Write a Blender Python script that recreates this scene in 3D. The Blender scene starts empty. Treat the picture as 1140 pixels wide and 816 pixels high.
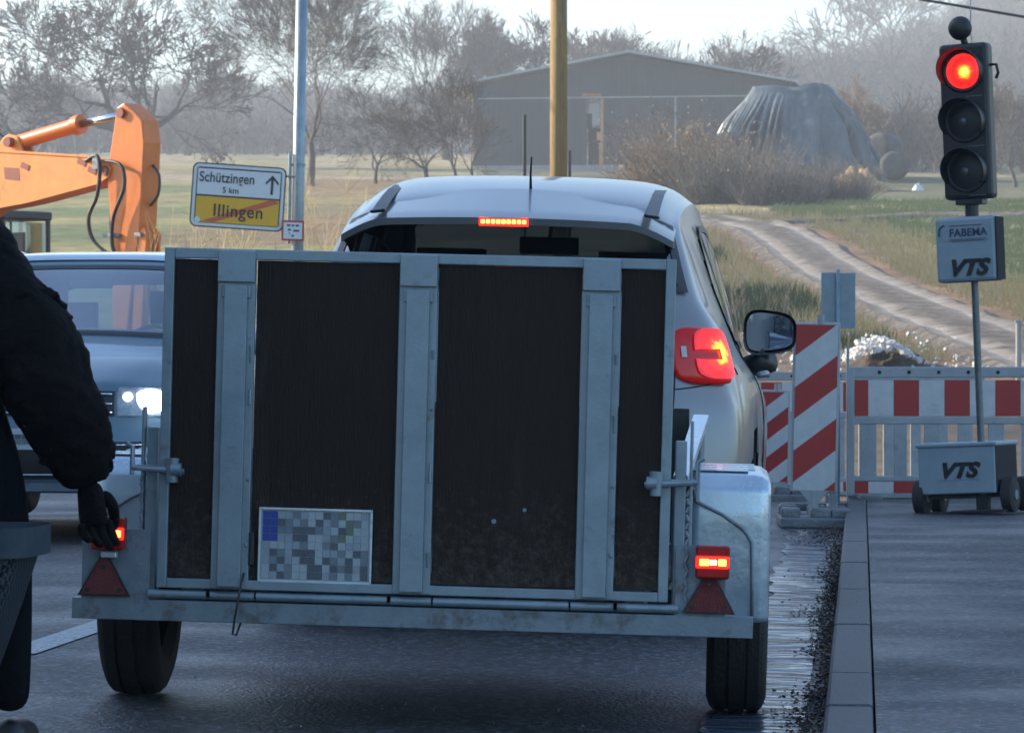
import bpy, math, random
from mathutils import Vector, Matrix, noise
R = math.radians
SC = bpy.context.scene
COL = SC.collection
KP = 4275.0
CAMZ = 0.9
# ------------------------------------------------------------------ camera
cd = bpy.data.cameras.new('camera'); cam = bpy.data.objects.new('camera', cd); COL.objects.link(cam)
cd.sensor_width = 36; cd.lens = 36 * KP / 1140
cam.location = (0, 0, CAMZ); cam.rotation_euler = (R(90 + 0.04), 0, 0)
cd.clip_start = 0.5; cd.clip_end = 6000
cd.dof.use_dof = True; cd.dof.focus_distance = 12.5; cd.dof.aperture_fstop = 22
SC.camera = cam
# ------------------------------------------------------------------ light
SUN_EL, SUN_AZ = 23.0, -70.0        # azimuth measured from +Y towards +X
w = bpy.data.worlds.new('World'); SC.world = w; w.use_nodes = True
nt = w.node_tree; nt.nodes.clear()
sk = nt.nodes.new('ShaderNodeTexSky'); sk.sky_type = 'NISHITA'; sk.sun_disc = False
sk.sun_elevation = R(SUN_EL); sk.sun_rotation = R(SUN_AZ)
sk.air_density = 1.2; sk.dust_density = 1.6; sk.ozone_density = 4.0; sk.altitude = 200
bg = nt.nodes.new('ShaderNodeBackground'); bg.inputs['Strength'].default_value = 0.15
wo = nt.nodes.new('ShaderNodeOutputWorld')
nt.links.new(sk.outputs[0], bg.inputs[0]); nt.links.new(bg.outputs[0], wo.inputs[0])
sd = bpy.data.lights.new('sun', 'SUN'); sun = bpy.data.objects.new('sun', sd); COL.objects.link(sun)
sd.energy = 4.6; sd.angle = R(0.5); sd.color = (1.0, 0.86, 0.68)
az, el = R(SUN_AZ), R(SUN_EL)
sdir = Vector((math.sin(az) * math.cos(el), math.cos(az) * math.cos(el), math.sin(el)))
sun.rotation_euler = sdir.to_track_quat('Z', 'Y').to_euler()
vs = SC.view_settings; vs.view_transform = 'Standard'; vs.look = 'None'; vs.gamma = 1; vs.exposure = 1.2
vs.use_curve_mapping = False
SC.render.engine = 'CYCLES'
cy = SC.cycles
cy.max_bounces = 8; cy.diffuse_bounces = 3; cy.glossy_bounces = 4; cy.transmission_bounces = 6
cy.transparent_max_bounces = 12; cy.volume_bounces = 0; cy.caustics_reflective = False; cy.caustics_refractive = False
try:
    cy.use_denoising = True; cy.denoiser = 'OPENIMAGEDENOISE'
except Exception: pass

# ------------------------------------------------------------------ materials
def nmat(name):
    m = bpy.data.materials.new(name); m.use_nodes = True
    return m, m.node_tree, m.node_tree.nodes['Principled BSDF']
def pm(name, c1, c2=None, scale=6.0, rough=0.6, metal=0.0, bump=0.0, bscale=60.0, rvar=0.0, dirt_or_streak=None, dscale=3.0, dlo=0.55, dhi=0.7, spec=None, coat=0.0, stretch=None, glob=False):
    m, t, b = nmat(name); N, L = t.nodes, t.links
    tc = N.new('ShaderNodeTexCoord'); src = tc.outputs['Object']
    if glob:
        g = N.new('ShaderNodeNewGeometry'); src = g.outputs['Position']
    if stretch:
        mp = N.new('ShaderNodeMapping'); mp.inputs['Scale'].default_value = stretch; L.new(src, mp.inputs[0]); src = mp.outputs[0]
    if c2 is None: c2 = tuple(x * 0.8 for x in c1)
    n1 = N.new('ShaderNodeTexNoise'); n1.inputs['Scale'].default_value = scale; n1.inputs['Detail'].default_value = 6; n1.inputs['Roughness'].default_value = 0.65
    L.new(src, n1.inputs['Vector'])
    cr = N.new('ShaderNodeValToRGB'); cr.color_ramp.elements[0].position = 0.32; cr.color_ramp.elements[1].position = 0.68
    cr.color_ramp.elements[0].color = (*c1, 1); cr.color_ramp.elements[1].color = (*c2, 1)
    L.new(n1.outputs['Fac'], cr.inputs[0]); out = cr.outputs[0]
    if dirt_or_streak:
        n2 = N.new('ShaderNodeTexNoise'); n2.inputs['Scale'].default_value = dscale; n2.inputs['Detail'].default_value = 8; n2.inputs['Roughness'].default_value = 0.7
        L.new(src, n2.inputs['Vector'])
        r2 = N.new('ShaderNodeValToRGB'); r2.color_ramp.elements[0].position = dlo; r2.color_ramp.elements[1].position = dhi
        L.new(n2.outputs['Fac'], r2.inputs[0])
        mx = N.new('ShaderNodeMix'); mx.data_type = 'RGBA'
        L.new(r2.outputs[0], mx.inputs[0]); L.new(out, mx.inputs[6]); mx.inputs[7].default_value = (*dirt_or_streak, 1); out = mx.outputs[2]
    L.new(out, b.inputs['Base Color'])
    b.inputs['Roughness'].default_value = rough; b.inputs['Metallic'].default_value = metal
    if spec is not None: b.inputs['Specular IOR Level'].default_value = spec
    if coat: b.inputs['Coat Weight'].default_value = coat; b.inputs['Coat Roughness'].default_value = 0.04
    if rvar:
        mr = N.new('ShaderNodeMapRange'); mr.inputs['To Min'].default_value = rough - rvar; mr.inputs['To Max'].default_value = rough + rvar
        mr.inputs['From Min'].default_value = 0.3; mr.inputs['From Max'].default_value = 0.7
        L.new(n1.outputs['Fac'], mr.inputs[0]); L.new(mr.outputs[0], b.inputs['Roughness'])
    if bump:
        n3 = N.new('ShaderNodeTexNoise'); n3.inputs['Scale'].default_value = bscale; n3.inputs['Detail'].default_value = 4
        L.new(src, n3.inputs['Vector'])
        bp = N.new('ShaderNodeBump'); bp.inputs['Strength'].default_value = bump; bp.inputs['Distance'].default_value = 0.02
        L.new(n3.outputs['Fac'], bp.inputs['Height']); L.new(bp.outputs[0], b.inputs['Normal'])
    return m
def emit(name, col, st):
    m, t, b = nmat(name)
    b.inputs['Base Color'].default_value = (col[0] * .5, col[1] * .5, col[2] * .5, 1); b.inputs['Roughness'].default_value = 0.15
    b.inputs['Emission Color'].default_value = (*col, 1); b.inputs['Emission Strength'].default_value = st
    return m
def glassm(name, tint, refl=1.0):
    m, t, b = nmat(name); N, L = t.nodes, t.links; N.remove(b)
    out = N['Material Output']
    tr = N.new('ShaderNodeBsdfTransparent'); tr.inputs[0].default_value = (*tint, 1)
    gl = N.new('ShaderNodeBsdfGlossy'); gl.inputs['Roughness'].default_value = 0.02; gl.inputs[0].default_value = (.9, .95, 1, 1)
    lw = N.new('ShaderNodeFresnel'); ge = N.new('ShaderNodeNewGeometry'); io = N.new('ShaderNodeMapRange'); io.inputs['To Min'].default_value = 1.5; io.inputs['To Max'].default_value = 1 / 1.5
    L.new(ge.outputs['Backfacing'], io.inputs[0]); L.new(io.outputs[0], lw.inputs[0])
    mm = N.new('ShaderNodeMath'); mm.operation = 'MULTIPLY'; mm.use_clamp = True; mm.inputs[1].default_value = refl
    L.new(lw.outputs[0], mm.inputs[0])
    mx = N.new('ShaderNodeMixShader'); L.new(mm.outputs[0], mx.inputs[0]); L.new(tr.outputs[0], mx.inputs[1]); L.new(gl.outputs[0], mx.inputs[2])
    L.new(mx.outputs[0], out.inputs[0]); return m

M = {}
M['galv'] = pm('galvanised_steel', (.185, .25, .295), (.27, .345, .39), 9,   .42, .35, .05, 140, .1, dirt_or_streak=(.10, .075, .055), dscale=11, dlo=.60, dhi=.76)
M['galv2'] = pm('galvanised_dull', (.155, .205, .24), (.23, .285, .325), 14, .5, .3, .08, 140, .1, dirt_or_streak=(.09, .06, .04), dscale=9, dlo=.53, dhi=.70)
M['alu'] = pm('fender_sheet', (.46, .57, .66), (.54, .65, .73), 5, .3, .55, .06, 40, .08, dirt_or_streak=(.22, .24, .25), dscale=6, dlo=.60, dhi=.8)
M['ply'] = pm('film_faced_plywood', (.030, .017, .012), (.045, .027, .019), 3, .6, 0, .12, 300, .08, dirt_or_streak=(.06, .045, .036), dscale=5, dlo=.62, dhi=.95, stretch=(1, 1, .25), spec=.15)
def panelm():
    m = pm('film_faced_plywood_worn', (.016, .010, .0075), (.025, .0155, .0115), 45, .55, 0, .25, 260, .1, dirt_or_streak=(.075, .062, .05), dscale=7, dlo=.60, dhi=.95, stretch=(1, 1, .12), spec=.2)
    t = m.node_tree; N, L = t.nodes, t.links; b = N['Principled BSDF']
    src = b.inputs['Base Color'].links[0].from_socket
    tc = N.new('ShaderNodeTexCoord'); sp = N.new('ShaderNodeSeparateXYZ'); L.new(tc.outputs['Object'], sp.inputs[0])
    g = N.new('ShaderNodeMapRange'); g.inputs['From Min'].default_value = .35; g.inputs['From Max'].default_value = .75; g.inputs['To Min'].default_value = .20; g.inputs['To Max'].default_value = -.02; L.new(sp.outputs['Z'], g.inputs[0])
    n = N.new('ShaderNodeTexNoise'); n.inputs['Scale'].default_value = 38; n.inputs['Detail'].default_value = 8; n.inputs['Roughness'].default_value = .8; L.new(tc.outputs['Object'], n.inputs[0])
    a = N.new('ShaderNodeMath'); a.operation = 'ADD'; L.new(n.outputs['Fac'], a.inputs[0]); L.new(g.outputs[0], a.inputs[1])
    r_ = N.new('ShaderNodeValToRGB'); r_.color_ramp.elements[0].position = .60; r_.color_ramp.elements[1].position = .86; r_.color_ramp.elements[1].color = (.75, .75, .75, 1); L.new(a.outputs[0], r_.inputs[0])
    mx = N.new('ShaderNodeMix'); mx.data_type = 'RGBA'; L.new(r_.outputs[0], mx.inputs[0]); L.new(src, mx.inputs[6]); mx.inputs[7].default_value = (.10, .085, .07, 1); L.new(mx.outputs[2], b.inputs['Base Color'])
    return m
M['panel'] = panelm()
def checkm():
    m, t, b = nmat('pannier_weave'); N, L = t.nodes, t.links
    tc = N.new('ShaderNodeTexCoord'); mp = N.new('ShaderNodeMapping'); mp.inputs['Rotation'].default_value = (0, R(45), 0); L.new(tc.outputs['Object'], mp.inputs[0])
    c = N.new('ShaderNodeTexChecker'); c.inputs['Scale'].default_value = 85; c.inputs[1].default_value = (.006, .008, .01, 1); c.inputs[2].default_value = (.05, .07, .09, 1); L.new(mp.outputs[0], c.inputs[0])
    L.new(c.outputs[0], b.inputs['Base Color']); b.inputs['Roughness'].default_value = .7; b.inputs['Specular IOR Level'].default_value = .15; return m
M['weave'] = checkm()
M['rubber'] = pm('tyre_rubber', (.012, .012, .012), (.022, .021, .02), 12, .75, 0, .3, 80)
M['black'] = pm('black_plastic', (.012, .013, .014), (.02, .02, .021), 20, .42, 0, .1, 200)
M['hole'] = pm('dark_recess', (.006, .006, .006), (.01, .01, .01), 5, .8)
M['redrefl'] = pm('red_reflector', (.17, .012, .012), (.12, .01, .01), 60, .3, 0, .4, 400)
M['redlens'] = pm('red_lens', (.30, .012, .012), (.24, .01, .01), 60, .15)
M['lamp_on'] = emit('lit_red_lamp', (1.0, .12, .02), 7)
M['lamp_hot'] = emit('lit_lamp_core', (1.0, .42, .08), 12)
M['lamp_red'] = emit('lit_red_plastic', (1.0, .015, .01), 1.3)
def taillens(name, c, rad, lo=(.10, .004, .006, 1), st=2.2):
    m, t, b = nmat(name); N, L = t.nodes, t.links
    tc = N.new('ShaderNodeTexCoord'); d = N.new('ShaderNodeVectorMath'); d.operation = 'DISTANCE'; d.inputs[1].default_value = c
    L.new(tc.outputs['Object'], d.inputs[0])
    mr = N.new('ShaderNodeMapRange'); mr.inputs['From Min'].default_value = 0; mr.inputs['From Max'].default_value = rad; mr.inputs['To Min'].default_value = 1; mr.inputs['To Max'].default_value = 0
    L.new(d.outputs['Value'], mr.inputs[0])
    n = N.new('ShaderNodeTexNoise'); n.inputs['Scale'].default_value = 45; L.new(tc.outputs['Object'], n.inputs[0])
    mm = N.new('ShaderNodeMath'); mm.operation = 'MULTIPLY_ADD'; mm.inputs[1].default_value = .35; mm.inputs[2].default_value = -.17; L.new(n.outputs['Fac'], mm.inputs[0])
    ad = N.new('ShaderNodeMath'); ad.operation = 'ADD'; L.new(mr.outputs[0], ad.inputs[0]); L.new(mm.outputs[0], ad.inputs[1])
    r = N.new('ShaderNodeValToRGB'); e = r.color_ramp.elements; e[0].position = .0; e[0].color = lo; e[1].position = .95; e[1].color = (1, .62, .08, 1)
    for p_, c_ in ((.35, (.35, .004, .004, 1)), (.58, (.8, .014, .006, 1)), (.76, (1, .20, .015, 1))): x = e.new(p_); x.color = c_
    L.new(ad.outputs[0], r.inputs[0]); L.new(r.outputs[0], b.inputs['Emission Color']); b.inputs['Emission Strength'].default_value = st
    b.inputs['Base Color'].default_value = (.25, .01, .01, 1); b.inputs['Roughness'].default_value = .12
    return m
M['lamp_dim'] = emit('glowing_red_casing', (.5, .006, .007), .12)
M['signal'] = taillens('lit_signal_lens', (.012, -.175, 2.515), .105, (.5, .012, .01, 1), 1.7)
M['signal_hot'] = emit('lit_signal_core', (1.0, .22, .02), 2.2)
M['white_on'] = emit('lit_headlamp', (.9, .97, 1.0), 7)
M['plate'] = pm('plate_white', (.52, .56, .58), (.46, .50, .53), 10, .35)
for i, c in enumerate([(.30, .37, .42), (.18, .23, .27), (.09, .12, .15), (.40, .47, .50), (.02, .06, .35), (.15, .20, .14)]):
    M['mos%d' % i] = pm('plate_field_%s' % 'abcdef'[i], c, None, 30, .4)
M['chrome'] = pm('chrome', (.6, .65, .7), (.5, .55, .6), 4, .12, 1.0)
M['paint_grey'] = pm('champagne_grey_paint', (.22, .24, .25), (.245, .26, .265), 3, .34, .45, 0, 50, 0, coat=.5, dirt_or_streak=(.17, .16, .15), dscale=2.5, dlo=.66, dhi=1.0)
M['paint_blue'] = pm('dark_blue_paint', (.10, .17, .22), (.11, .18, .23), 3, .36, .25, coat=.6)
M['paint_pale'] = pm('silver_blue_roof', (.30, .42, .50), (.32, .44, .52), 3, .28, .6, coat=1.0)
M['glass'] = glassm('tinted_glass', (.14, .17, .19), 2.8)
M['glass_l'] = glassm('clear_glass', (.50, .62, .66), 3.6)
M['mirror'] = pm('mirror_glass', (.7, .75, .8), (.7, .75, .8), 2, .02, 1.0)
M['interior'] = pm('car_interior', (.018, .019, .02), (.03, .03, .032), 10, .8)
M['lampglass'] = pm('headlamp_glass', (.10, .13, .16), (.30, .35, .38), 18, .12, .3, coat=1.0)
M['white'] = pm('white_board', (.58, .60, .60), (.48, .51, .52), 14, .45, 0, 0, 50, 0, dirt_or_streak=(.25, .25, .24), dscale=5, dlo=.58, dhi=.9)
M['red'] = pm('red_board', (.42, .022, .018), (.34, .018, .016), 14, .4, 0, 0, 50, 0, dirt_or_streak=(.16, .05, .04), dscale=6, dlo=.6, dhi=.9)
M['bplastic'] = pm('grey_barrier_plastic', (.36, .40, .42), (.28, .32, .34), 10, .5, 0, .1, 60, 0, dirt_or_streak=(.12, .12, .11), dscale=9, dlo=.58, dhi=.85)
M['bfoot'] = pm('recycled_foot', (.13, .14, .145), (.22, .24, .25), 20, .7, 0, .4, 60)
M['vbox'] = pm('control_box_blue_grey', (.24, .32, .37), (.28, .36, .41), 12, .45, .1, .1, 80, 0, dirt_or_streak=(.16, .19, .2), dscale=5, dlo=.6, dhi=.9)
M['dpole'] = pm('dull_pole', (.10, .12, .13), (.15, .17, .18), 20, .4, .6)
M['ink'] = pm('black_ink', (.008, .009, .01), (.012, .012, .013), 20, .5)
M['ink_blue'] = pm('blue_ink', (.02, .05, .10), (.02, .05, .10), 20, .5)
M['signw'] = pm('sign_white', (.62, .70, .74), (.58, .66, .70), 10, .4)
M['signy'] = pm('sign_yellow', (.72, .42, .015), (.66, .38, .012), 10, .4)
M['signr'] = pm('sign_red', (.55, .12, .04), (.5, .10, .035), 10, .4)
M['signrb'] = pm('sign_red_border', (.45, .03, .03), None, 10, .4)
M['pole'] = pm('steel_lamp_pole', (.22, .28, .32), (.30, .36, .40), 8, .38, .5, .1, 60)
M['wood'] = pm('wooden_mast', (.34, .22, .065), (.22, .14, .05), 4, .7, 0, .7, 30, 0, stretch=(6, 6, .5), dirt_or_streak=(.10, .075, .04), dscale=9, dlo=.55, dhi=.7)
M['orange'] = pm('excavator_orange', (.72, .19, .02), (.60, .15, .018), 4, .38, 0, .05, 30, 0, dirt_or_streak=(.30, .10, .04), dscale=3.5, dlo=.60, dhi=.78)
M['orange_fade'] = pm('faded_orange', (.80, .29, .05), (.72, .23, .04), 4, .5, 0, .05, 30, 0, dirt_or_streak=(.45, .10, .03), dscale=3.0, dlo=.6, dhi=.72)
M['darkred'] = pm('dark_red_mark', (.30, .07, .04), None, 8, .6)
M['hose'] = pm('hydraulic_hose', (.015, .015, .015), (.03, .03, .03), 8, .5)
M['jacket'] = pm('dark_jacket', (.003, .003, .0035), (.007, .006, .0065), 10, .85, 0, .8, 18, spec=.12)
M['glove'] = pm('dark_glove', (.004, .004, .0045), (.008, .007, .007), 40, .8, 0, .4, 90, spec=.12)
M['jeans'] = pm('dark_trousers', (.004, .005, .007), (.007, .008, .011), 30, .85, 0, .3, 60, spec=.05)
M['skin'] = pm('skin', (.45, .28, .20), (.40, .24, .17), 20, .5)
M['hair'] = pm('brown_hair', (.05, .03, .02), (.03, .02, .012), 60, .6, 0, .6, 120)
M['pannier'] = pm('pannier_mesh', (.004, .005, .006), (.016, .021, .028), 60, .75, 0, .8, 150, spec=.08)
M['pannier_rim'] = pm('pannier_rim', (.03, .045, .06), (.05, .07, .09), 20, .6, spec=.15)
M['bluebag'] = pm('blue_plastic', (.03, .16, .42), (.06, .22, .5), 20, .35)
M['barnfront'] = pm('dark_timber_boarding', (.045, .045, .043), (.065, .063, .058), 1.2, .75, 0, .3, 4, 0, stretch=(5, 5, .25))
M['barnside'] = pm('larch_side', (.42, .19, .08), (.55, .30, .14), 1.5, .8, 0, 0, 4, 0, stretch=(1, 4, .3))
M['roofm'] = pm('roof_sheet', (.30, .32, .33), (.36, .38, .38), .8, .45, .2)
M['concrete'] = pm('concrete', (.34, .34, .33), (.26, .26, .25), 2, .8, 0, .2, 10)
M['tarp'] = pm('silage_tarp', (.055, .075, .085), (.12, .145, .155), 1.6, .34, .1, .6, 3, .08, dirt_or_streak=(.30, .31, .30), dscale=2.2, dlo=.54, dhi=.74, stretch=(1, 1, .22))  # pale vertical streaks paint in the light lines along the folds
M['straw'] = pm('straw', (.50, .34, .15), (.36, .22, .10), 3, .9, 0, .8, 12)
M['oldstraw'] = pm('weathered_straw', (.075, .075, .07), (.13, .125, .11), 3, .9, 0, .6, 12)
M['bark'] = pm('bark', (.038, .030, .024), (.066, .053, .042), 3, .9)
M['bark_pale'] = pm('bark_pale', (.085, .07, .057), (.14, .115, .095), 3, .9)
M['bark_red'] = pm('twig_brown', (.13, .09, .065), (.18, .13, .09), 3, .9)
M['twig'] = pm('thicket_twig', (.12, .108, .095), (.17, .155, .135), 2, .9)
M['leafdry'] = pm('dry_leaf', (.26, .16, .08), (.38, .26, .15), 5, .85)
M['reed'] = pm('dry_reed', (.42, .33, .15), (.52, .42, .22), 2, .85)
M['stone'] = pm('limestone', (.50, .50, .48), (.62, .62, .60), 3, .85, 0, .2, 20)
M['soil'] = pm('dark_soil', (.05, .04, .03), (.09, .07, .05), 2, .95, 0, .6, 8)
M['leafwet'] = pm('wet_litter', (.045, .03, .02), (.09, .06, .035), 20, .7)
M['kerb'] = pm('kerb_granite', (.018, .025, .032), (.032, .041, .05), 30, .55, 0, .3, 90, glob=True)
M['wall'] = pm('render_wall', (.45, .42, .36), (.5, .47, .4), 2, .85)
M['tile'] = pm('roof_tile', (.22, .09, .05), (.28, .12, .07), 4, .8, 0, .4, 12)
M['paintline'] = pm('road_paint', (.50, .54, .56), (.34, .38, .40), 25, .6, 0, .4, 130, glob=True, dirt_or_streak=(.08, .09, .1), dscale=60, dlo=.52, dhi=.62)

def asphalt(name, base, scale, rlo, rhi, bump, patch=True):
    m, t, b = nmat(name); N, L = t.nodes, t.links
    g = N.new('ShaderNodeNewGeometry'); P = g.outputs['Position']
    n1 = N.new('ShaderNodeTexNoise'); n1.inputs['Scale'].default_value = 1.1; n1.inputs['Detail'].default_value = 6; L.new(P, n1.inputs[0])
    v = N.new('ShaderNodeTexVoronoi'); v.inputs['Scale'].default_value = scale; L.new(P, v.inputs[0])
    r = N.new('ShaderNodeValToRGB'); r.color_ramp.elements[0].position = .1; r.color_ramp.elements[1].position = .95
    r.color_ramp.elements[0].color = (base[0] * .45, base[1] * .45, base[2] * .45, 1); r.color_ramp.elements[1].color = (base[0] * 5, base[1] * 5, base[2] * 5, 1); _e = r.color_ramp.elements.new(.62); _e.color = (base[0] * 1.1, base[1] * 1.1, base[2] * 1.1, 1)
    L.new(v.outputs['Color'], r.inputs[0])
    mr = N.new('ShaderNodeMapRange'); mr.inputs['From Min'].default_value = .38; mr.inputs['From Max'].default_value = .62
    mr.inputs['To Min'].default_value = rlo; mr.inputs['To Max'].default_value = rhi; L.new(n1.outputs['Fac'], mr.inputs[0])
    L.new(r.outputs[0], b.inputs['Base Color']); L.new(mr.outputs[0], b.inputs['Roughness'])
    bp = N.new('ShaderNodeBump'); bp.inputs['Strength'].default_value = bump; bp.inputs['Distance'].default_value = .012
    n3 = N.new('ShaderNodeTexNoise'); n3.inputs['Scale'].default_value = 75; n3.inputs['Detail'].default_value = 2; L.new(P, n3.inputs[0])
    L.new(n3.outputs['Fac'], bp.inputs['Height']); L.new(bp.outputs[0], b.inputs['Normal'])
    b.inputs['Specular IOR Level'].default_value = .6
    return m
M['road'] = asphalt('wet_asphalt', (.036, .040, .045), 60, .42, .62, 1.0)
M['pave'] = asphalt('pavement_asphalt', (.021, .025, .031), 60, .45, .7, 1.0)
def gutterm():
    m, t, b = nmat('gutter_water'); N, L = t.nodes, t.links
    g = N.new('ShaderNodeNewGeometry')
    mp = N.new('ShaderNodeMapping'); mp.inputs['Scale'].default_value = (1.3, 4.0, 1); mp.inputs['Rotation'].default_value = (0, 0, R(5)); L.new(g.outputs['Position'], mp.inputs[0])
    n = N.new('ShaderNodeTexNoise'); n.inputs['Scale'].default_value = 1.0; n.inputs['Detail'].default_value = 3; L.new(mp.outputs[0], n.inputs[0])
    bp = N.new('ShaderNodeBump'); bp.inputs['Strength'].default_value = 1; bp.inputs['Distance'].default_value = .12
    L.new(n.outputs['Fac'], bp.inputs['Height']); L.new(bp.outputs[0], b.inputs['Normal'])
    b.inputs['Base Color'].default_value = (.09, .12, .15, 1); b.inputs['Roughness'].default_value = .15; b.inputs['Specular IOR Level'].default_value = .8
    return m
M['gutter'] = gutterm()
def trackm():
    m, t, b = nmat('gravel_track'); N, L = t.nodes, t.links
    g = N.new('ShaderNodeNewGeometry'); P = g.outputs['Position']
    n = N.new('ShaderNodeTexNoise'); n.inputs['Scale'].default_value = 2.6; n.inputs['Detail'].default_value = 10; n.inputs['Roughness'].default_value = .75; L.new(P, n.inputs[0])
    at = N.new('ShaderNodeAttribute'); at.attribute_name = 'lane'
    wv = N.new('ShaderNodeMath'); wv.operation = 'ADD'; L.new(n.outputs['Fac'], wv.inputs[0]); L.new(at.outputs['Fac'], wv.inputs[1])
    r = N.new('ShaderNodeValToRGB'); e = r.color_ramp.elements; e[0].position = .42; e[0].color = (.075, .058, .042, 1); e[1].position = .88; e[1].color = (.42, .38, .33, 1)
    L.new(wv.outputs[0], r.inputs[0]); L.new(r.outputs[0], b.inputs['Base Color']); b.inputs['Roughness'].default_value = .9
    bp = N.new('ShaderNodeBump'); bp.inputs['Strength'].default_value = .9; bp.inputs['Distance'].default_value = .15; L.new(n.outputs['Fac'], bp.inputs['Height']); L.new(bp.outputs[0], b.inputs['Normal'])
    return m
M['track'] = trackm()
def groundm():
    m, t, b = nmat('meadow_ground'); N, L = t.nodes, t.links
    g = N.new('ShaderNodeNewGeometry'); P = g.outputs['Position']
    at = N.new('ShaderNodeAttribute'); at.attribute_name = 'cover'
    n = N.new('ShaderNodeTexNoise'); n.inputs['Scale'].default_value = .9; n.inputs['Detail'].default_value = 9; n.inputs['Roughness'].default_value = .8; L.new(P, n.inputs[0])
    r = N.new('ShaderNodeValToRGB'); e = r.color_ramp.elements; e[0].position = .36; e[0].color = (.45, .45, .48, 1); e[1].position = .66; e[1].color = (1.55, 1.5, 1.4, 1)
    L.new(n.outputs['Fac'], r.inputs[0])
    mx = N.new('ShaderNodeMix'); mx.data_type = 'RGBA'; mx.blend_type = 'MULTIPLY'; mx.inputs[0].default_value = 1
    L.new(at.outputs['Color'], mx.inputs[6]); L.new(r.outputs[0], mx.inputs[7]); L.new(mx.outputs[2], b.inputs['Base Color'])
    b.inputs['Roughness'].default_value = .95
    bp = N.new('ShaderNodeBump'); bp.inputs['Strength'].default_value = .8; bp.inputs['Distance'].default_value = .25; L.new(n.outputs['Fac'], bp.inputs['Height']); L.new(bp.outputs[0], b.inputs['Normal'])
    return m
M['ground'] = groundm()

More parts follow.
